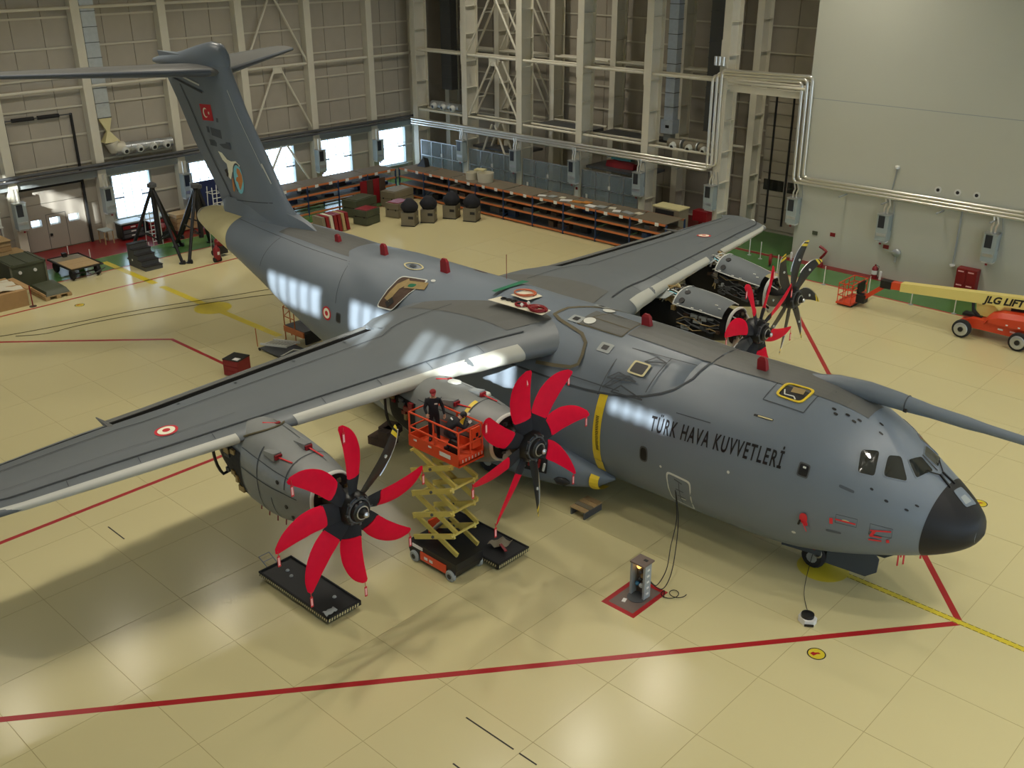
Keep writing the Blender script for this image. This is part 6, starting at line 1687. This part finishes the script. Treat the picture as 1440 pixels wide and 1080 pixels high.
# ================================================================ BOOM LIFT
BL = thing('boom_lift', (-7.4, 25.4, 0), 'red boom lift with long cream boom and large lettering by the white wall', 'lift')
for x in (-9.55, -6.7):
    for y in (24.35, 26.5):
        w_ = MB().lathe([(.12, -.17), (.38, -.17), (.47, -.12), (.48, 0), (.47, .12), (.38, .17), (.12, .17)], (x, y, .48), (0, 1, 0), 24).build('wheel', M_RUB, BL, 40)
        MB().lathe([(.02, -.12), (.12, -.19), (.34, -.185), (.37, -.16), (.37, .16), (.3, .18), (.02, .12)], (x, y, .48), (0, 1, 0), 22).build('wheel_rim', M_GALV, w_, 40)
        MB().lathe([(.02, -.23), (.13, -.23), (.13, .2), (.02, .2)], (x, y, .48), (0, 1, 0), 12).build('wheel_hub', M_BLK, w_, 40)
    MB().cyl((x, 24.5, .48), (x, 26.4, .48), .12, n=10).build('axle', M_BLK, BL, 40)
MB().prism([(-9.9, 24.75, .75), (-9.6, 24.75, .5), (-5.2, 24.75, .5), (-5.0, 24.75, .95), (-8.2, 24.75, 1.0), (-9.3, 24.75, 1.02)], (0, 1.4, 0)).build('chassis', M_JRED, BL)
R = []
for x, zt, hw in ((-8.65, 1.1, .75), (-8.4, 1.45, .85), (-7.9, 1.65, .88), (-6.8, 1.75, .9), (-5.6, 1.75, .9), (-4.6, 1.6, .9), (-4.4, 1.3, .85)):
    R.append([(x, 25.45-hw, 1.02), (x, 25.45-hw*1.02, zt-.25), (x, 25.45-hw*.8, zt), (x, 25.45+hw*.8, zt), (x, 25.45+hw, zt-.25), (x, 25.45+hw, 1.02)])
hd_ = MB().loft(R).build('engine_hood', M_JRED, BL, 40)
for x in (-7.5, -6.9, -6.2): MB().span((x, 24.52, 1.1), (x+.1, 24.54, 1.16)).build('hood_latch', M_WHT, hd_)
for k, x in enumerate((-7.9, -7.3, -6.8)): MB().span((x, 24.73, .72), (x+.25, 24.75, .8)).build('warning_label', (M_WHT, M_PINK, M_BLK)[k], BL)
MB().prism([(-9.35, 25.3, 1.7), (-8.6, 25.3, 1.9), (-6.0, 25.3, 1.75), (-6.2, 25.3, 1.2), (-9.0, 25.3, 1.05), (-9.3, 25.3, 1.3)], (0, .35, 0)).build('turret_arm', M_BOOM, BL)
MB().tube([(-9.5, 25.25, 1.75), (-9.42, 25.2, 1.35), (-9.1, 25.2, 1.05)], .09, 8).build('hydraulic_hose', M_BLK, BL, 40)
MB().span((-9.9, 25.1, .95), (-8.9, 25.6, 1.08)).build('turntable', M_BLK, BL)
# main boom
def bz(x): return 1.66+(x+13.4)*.088
bm_ = MB().prism([(-13.4, 25.1, bz(-13.4)-.23), (-2.5, 25.1, bz(-2.5)-.34), (-2.5, 25.1, bz(-2.5)+.36), (-13.4, 25.1, bz(-13.4)+.24)], (0, .5, 0)).build('boom', M_BOOM, BL)
MB().prism([(-8.4, 25.05, bz(-8.4)-.26), (-7.9, 25.05, bz(-7.9)-.26), (-8.1, 25.05, bz(-8)-.52)], (0, .6, 0)).build('boom_lug', M_BOOM, BL)
MB().bar((-7.6, 25.35, 1.78), (-3.5, 25.35, 1.95), .2, .2).build('lift_ram', M_BLK, BL)
text_mesh('JLG LIFT', .52, 'lettering', M_BLK, bm_, lambda u, v, x1: V((-8.92+u*1.02, 25.085, bz(-8.92+u*1.02)-.17+v)), bold=.02, shear=.25)
MB().bar((-14.0, 25.35, 1.62), (-13.35, 25.35, 1.68), .36, .4).build('fly_boom', M_ORANGE, BL)
MB().box((-14.25, 25.35, 1.62), (.6, .45, .42)).build('knuckle', M_BLK, BL)
MB().bar((-14.3, 25.35, 1.55), (-15.5, 25.3, .5), .22, .24).build('jib', M_JRED, BL)
MB().box((-15.55, 25.3, .5), (.5, .5, .45)).build('rotator', M_BLK, BL)
bk = MB().span((-16.75, 24.6, .12), (-15.85, 26.6, .22)).build('basket_floor', M_JRED, BL)
for z in (.6, 1.0, 1.32):
    MB().tube([(-15.9, 24.65, z), (-16.7, 24.65, z), (-16.7, 26.55, z), (-15.9, 26.55, z), (-15.9, 24.65, z)], .03, 8).build('basket_rail', M_JRED, bk, 40)
for x, y in ((-15.9, 24.65), (-16.7, 24.65), (-16.7, 26.55), (-15.9, 26.55), (-16.7, 25.3), (-16.7, 25.9), (-16.3, 24.65), (-15.9, 25.9)):
    MB().cyl((x, y, .2), (x, y, 1.34), .028, n=8).build('basket_post', M_JRED, bk, 40)
MB().box((-15.85, 25.7, 1.0), (.12, .8, .6)).build('control_box', M_BLK, bk)
MB().box((-16.3, 25.6, .05), (.9, 1.6, .1)).build('basket_base', M_BLK, bk)
for x, y in ((-16.5, 24.9), (-16.5, 26.2)): MB().cyl((x, y, 0), (x, y, .1), .06, n=8).build('basket_foot', M_BLK, bk)

# ================================================================ LEFT REAR CORNER
def tripod(cx, cy, top, label, feet):
    t = thing('tripod_jack', (cx, cy, 0), label, 'jack')
    hd = V((cx, cy, top))
    MB().cyl((cx, cy, .9), (cx, cy, top+.1), .17, n=12).build('ram_tube', M_BLK, t, 40)
    MB().lathe([(.17, 0), (.3, .05), (.3, .25), (.12, .35)], (cx, cy, top-.15), n=14).build('jack_head', M_DGRY, t, 40)
    for fx, fy in feet:
        f = V((fx, fy, .1)); d = (f-hd).normalized()
        MB().cyl(hd-V((0, 0, .1)), f, .11, n=8).build('leg', M_BLK, t, 40)
        MB().lathe([(.22, 0), (.22, .05), (.08, .12)], (fx, fy, 0), n=12).build('foot_pad', M_BLK, t, 40)
        MB().cyl(hd+(f-hd)*.62, (cx, cy, 1.1), .05, n=6).build('brace', M_BLK, t, 40)
        MB().cyl((fx+.25, fy-.05, .14), (fx+.25, fy+.05, .14), .14, n=12).build('wheel', M_RUB, t, 40)
tripod(-53.9, 3.2, 4.75, 'tall black tripod jack in front of the first window', [(-55.1, 1.6), (-51.5, 3.3), (-55.3, 5.4)])
tripod(-53.2, 5.85, 4.4, 'tall black tripod jack partly behind the tail cone', [(-51.3, 3.7), (-54.6, 7.2), (-55.3, 5.0)])
tripod(-56.0, 7.6, 3.6, 'shorter black jack standing against the blue screen', [(-57.0, 6.4), (-54.8, 8.0), (-57.2, 8.8)])
sp_ = thing('step_block', (-54.2, 2.0, 0), 'dark grey mobile steps in front of the tripod jacks', 'steps')
for k in range(5):
    x1 = -51.6-k*.42
    MB().span((x1-.45, .80, .0), (x1, 1.98, .29*(k+1)-.04)).build('step_riser', M_DGRY, sp_)
    MB().span((x1-.45, .77, .29*(k+1)-.04), (x1+.02, 2.01, .29*(k+1))).build('tread', M_BLKM, sp_)
MB().cyl((-53.2, .78, .45), (-53.2, .80, .45), .07, n=10).build('round_mark', M_WHT, sp_)
def ladder_tower(x, y, h, label, n):
    t = thing('ladder_tower', (x, y, 0), label, 'ladder')
    for dx, dy in ((0, 0), (0, .7), (-1.0, 0), (-1.0, .7)): MB().cyl((x+dx, y+dy, 0), (x+dx*.6, y+dy, h), .03, n=6).build('ladder_post', M_TRIM, t, 40)
    for k in range(n):
        z = .3+k*(h-.4)/n; MB().bar((x-.0, y, z), (x, y+.7, z), .06, .04).build('rung', M_TRIM, t)
        if k % 3 == 2: MB().tube([(x, y, z), (x-.8, y, z), (x-.8, y+.7, z), (x, y+.7, z)], .02, 6).build('cage_hoop', M_TRIM, t, 40)
    MB().span((x-.9, y, h*.62), (x, y+.7, h*.62+.04)).build('ladder_deck', M_GALV, t)
ladder_tower(-56.6, 4.1, 2.6, 'white ladder behind the first tripod jack', 8)
ladder_tower(-52.6, 6.7, 4.2, 'tall white ladder tower beside the tail cone', 12)
for x, y, l in ((-57.4, 5.3, 'red and black pump unit behind the first tripod jack'), (-51.3, 6.0, 'red and black pump unit in front of the ladder tower')):
    t = thing('pump_unit', (x, y, 0), l, 'pump')
    MB().box((x, y, .45), (.8, .7, .5)).build('pump_body', M_BLK, t); MB().lathe([(.02, 0), (.3, 0), (.34, .3), (.2, .5), (.02, .52)], (x, y, .7), n=14).build('pump_tank', M_FERED, t, 40)
    for dx in (-.3, .3): MB().cyl((x+dx, y-.4, .18), (x+dx, y-.32, .18), .18, n=12).build('wheel', M_RUB, t, 40)
    MB().tube([(x-.3, y, .8), (x-.8, y, 1.1)], .03, 6).build('handle', M_DGRY, t, 40)
t = thing('fire_trolley', (-50.2, 5.1, 0), 'red wheeled fire extinguisher under the tail cone', 'extinguisher')
MB().lathe([(.02, .1), (.2, .12), (.22, .3), (.22, .85), (.1, 1.0), (.04, 1.1)], (-50.2, 5.1, 0), n=14).build('cylinder', M_FERED, t, 40); MB().cyl((-50.2, 4.85, .16), (-50.2, 5.35, .16), .16, n=12).build('wheel', M_RUB, t, 40); MB().tube([(-50.3, 5.1, .9), (-50.55, 5.1, 1.2)], .03, 6).build('handle', M_DGRY, t); MB().box((-49.98, 5.1, .6), (.02, .15, .2)).build('label_band', M_WHT, t)
t = thing('blue_screen', (-58.6, 10.2, 0), 'dark blue upright screen between second window and tail', 'screen')
for k in range(2): MB().span((-58.6, 8.6+k*1.6, .2), (-58.5, 10.15+k*1.6, 3.3)).build('screen_panel', mat('navy', (.012, .022, .09), .6), t)
MB().span((-58.45, 8.5, 0), (-58.65, 8.6, 3.35)).build('screen_post', M_GRYP, t); MB().span((-58.45, 11.75, 0), (-58.65, 11.85, 3.35)).build('screen_post', M_GRYP, t)
MB().span((-58.48, 10.7, 1.2), (-58.46, 11.6, 1.5)).build('screen_label', M_TRIM, t)
# workbenches and cabinets under the first window
t = thing('workbench', (-60.0, 2.25, 0), 'grey topped wooden table beside the sectional door', 'table')
MB().span((-60.2, 1.95, .9), (-59.2, 2.65, .96)).build('table_top', M_HEAT, t)
for x in (-60.12, -59.28):
    for y in (2.0, 2.6): MB().span((x-.03, y-.03, 0), (x+.03, y+.03, .9)).build('leg', M_WOOD, t)
for i, (y, l) in enumerate(((4.0, 'left'), (5.9, 'right'))):
    t = thing('tool_cabinet', (-59.6, y, 0), 'black tool cabinet with red drawers under the first window, %s one' % l, 'cabinet')
    MB().span((-60.1, y-.75, .1), (-59.2, y+.9, 1.15)).build('cabinet_body', M_BLK, t); MB().span((-60.15, y-.8, 1.15), (-59.15, y+.95, 1.25)).build('bench_top', M_HEAT, t)
    for z in (.3, .6, .9):
        d_ = MB().span((-59.2, y-.65, z-.11), (-59.17, y+.8, z+.11)).build('drawer', M_FERED if i or z > .8 else M_DGRY, t)
        MB().span((-59.17, y-.1, z-.02), (-59.14, y+.25, z+.05)).build('drawer_label', M_WHT, d_)
t = thing('timber_crate', (-59.0, 8.0, 0), 'orange lit timber crate behind the tripod jacks', 'crate')
for k in range(4): MB().span((-59.6, 7.0, .1+k*.3), (-58.4, 9.0, .37+k*.3)).build('plank', M_WOOD, t)
# flat cart
t = thing('flat_cart', (-54.3, -2.3, 0), 'four wheeled flatbed cart with plywood deck near the sectional door', 'cart')
for k in range(3): MB().span((-56.1+k*1.0, -3.2, .72), (-55.12+k*1.0, -1.4, .78)).build('deck_board', M_WOOD if k else M_KHAKI, t)
MB().tube([(-56.2, -3.3, .75), (-52.9, -3.3, .75), (-52.9, -1.3, .75), (-56.2, -1.3, .75), (-56.2, -3.3, .75)], .06, 6).build('deck_frame', M_BLK, t, 40)
for x in (-55.6, -53.3):
    for y in (-3.1, -1.5):
        w_ = MB().lathe([(.1, -.1), (.3, -.1), (.36, 0), (.3, .1), (.1, .1)], (x, y, .36), (0, 1, 0), 18).build('wheel', M_RUB, t, 40)
    MB().cyl((x, -3.1, .36), (x, -1.5, .36), .05, n=8).build('axle', M_BLK, t)
MB().box((-56.0, -2.3, .9), (.3, .25, .25)).build('hitch', M_BLK, t)
MB().tube([(-53.2, -2.3, .4), (-52.5, -2.2, .35), (-51.9, -1.6, .8)], .035, 6).build('tow_bar', M_DGRY, t, 40)
# olive container, pallet, cartons
t = thing('olive_container', (-55.3, -5.4, 0), 'olive green metal container with ribbed lid near the left edge', 'container')
MB().span((-56.4, -6.4, .05), (-54.0, -4.35, 1.35)).build('container_body', M_OLIVE, t); MB().span((-56.45, -6.45, 1.35), (-53.95, -4.3, 1.5)).build('container_lid', M_OLIVE, t)
for y in (-6.3, -5.4, -4.5): MB().span((-56.45, y-.05, 1.5), (-53.95, y+.05, 1.54)).build('lid_rib', M_OLIVE, t)
for y in (-6.42, -4.36): MB().span((-54.02, y-.05, .05), (-53.95, y+.05, 1.4)).build('corner_rib', mat('olive_light', (.15, .16, .11), .5), t)
for y in (-5.9, -5.0): MB().cyl((-54.0, y, .98), (-53.94, y, .98), .1, n=12).build('lid_latch', M_WHT, t)
t = thing('covered_pallet', (-51.8, -5.2, 0), 'wooden pallet carrying a flat black wrapped load beside the red line', 'pallet')
for k in range(3): MB().span((-52.9, -6.0+k*.65, 0), (-50.6, -5.75+k*.65, .16)).build('pallet_runner', M_WOOD, t)
for k in range(5): MB().span((-52.9+k*.47, -6.0, .16), (-52.55+k*.47, -4.45, .22)).build('pallet_board', M_WOOD, t)
MB().loft([[(-52.8, -5.9, .22), (-50.7, -5.9, .22), (-50.7, -4.5, .22), (-52.8, -4.5, .22)], [(-52.7, -5.85, .5), (-50.85, -5.8, .45), (-50.9, -4.6, .48), (-52.7, -4.6, .55)], [(-52.4, -5.6, .62), (-51.2, -5.6, .55), (-51.2, -4.8, .58), (-52.4, -4.8, .64)]]).build('wrapped_load', M_OLIVE, t, 40)
MB().loft([[(-52.95, -6.05, .3), (-50.55, -6.05, .26), (-50.55, -6.0, .36), (-52.95, -6.0, .42)], [(-52.9, -5.98, .3), (-50.6, -5.98, .26), (-50.6, -5.95, .36), (-52.9, -5.95, .42)]]).build('load_strap', M_BROWN, t)
t = thing('carton', (-51.9, -8.2, 0), 'large open cardboard carton full of pale foam at the left edge', 'carton')
MB().span((-53.3, -9.9, 0), (-50.65, -6.95, .95)).build('carton_body', M_BROWN, t)
MB().grid([[(-53.2+.32*i, -9.8+.35*j, 1.0+.12*math.sin(i*1.9)*math.cos(j*1.3)) for j in range(9)] for i in range(8)]).build('foam_filling', M_FOAM, t, 60, fix=False)
for a, b in (((-53.3, -6.95, .95), (-50.65, -6.6, 1.15)), ((-53.6, -9.9, .95), (-53.3, -6.95, 1.2))): MB().span(a, (b[0], b[1], a[2]+.04)).build('carton_flap', M_BROWN, t)
t = thing('warning_stand', (-50.3, -6.9, 0), 'thin red stanchion with round foot on the red line', 'stanchion')
MB().cyl((-50.3, -6.9, 0), (-50.3, -6.9, 1.25), .035, n=8).build('pole', M_FERED, t, 40); MB().lathe([(.2, 0), (.2, .03), (.05, .06)], (-50.3, -6.9, 0), n=14).build('foot', M_DWOOD, t, 40)
for k, (y, z, l) in enumerate(((-5.6, 0, 'long low timber crate under the others at the left edge'), (-5.9, 1.0, 'timber crate on top of the stack at the left edge'))):
    t = thing('timber_crate', (-58.8, y, z), l, 'crate')
    for j in range(3): MB().span((-59.6, y-1.8, z+.02+j*.32), (-57.9, y+1.8-.6*k, z+.31+j*.32)).build('plank', M_BROWN if j % 2 else M_WOOD, t)
    MB().span((-59.7, y-1.85, z+.97), (-57.8, y+1.85-.6*k, z+1.0)).build('crate_lid', M_WOOD, t)
t = thing('shelf_frame', (-60.0, -5.5, 0), 'pale steel shelf frame at far left against the wall', 'shelf')
for y in (-7.2, -4.2): MB().span((-60.4, y-.05, 0), (-60.25, y+.05, 3.4)).build('upright', M_TRIM, t)
for z in (2.3, 3.3): MB().span((-60.4, -7.2, z), (-59.9, -4.2, z+.06)).build('shelf_board', M_TRIM, t)
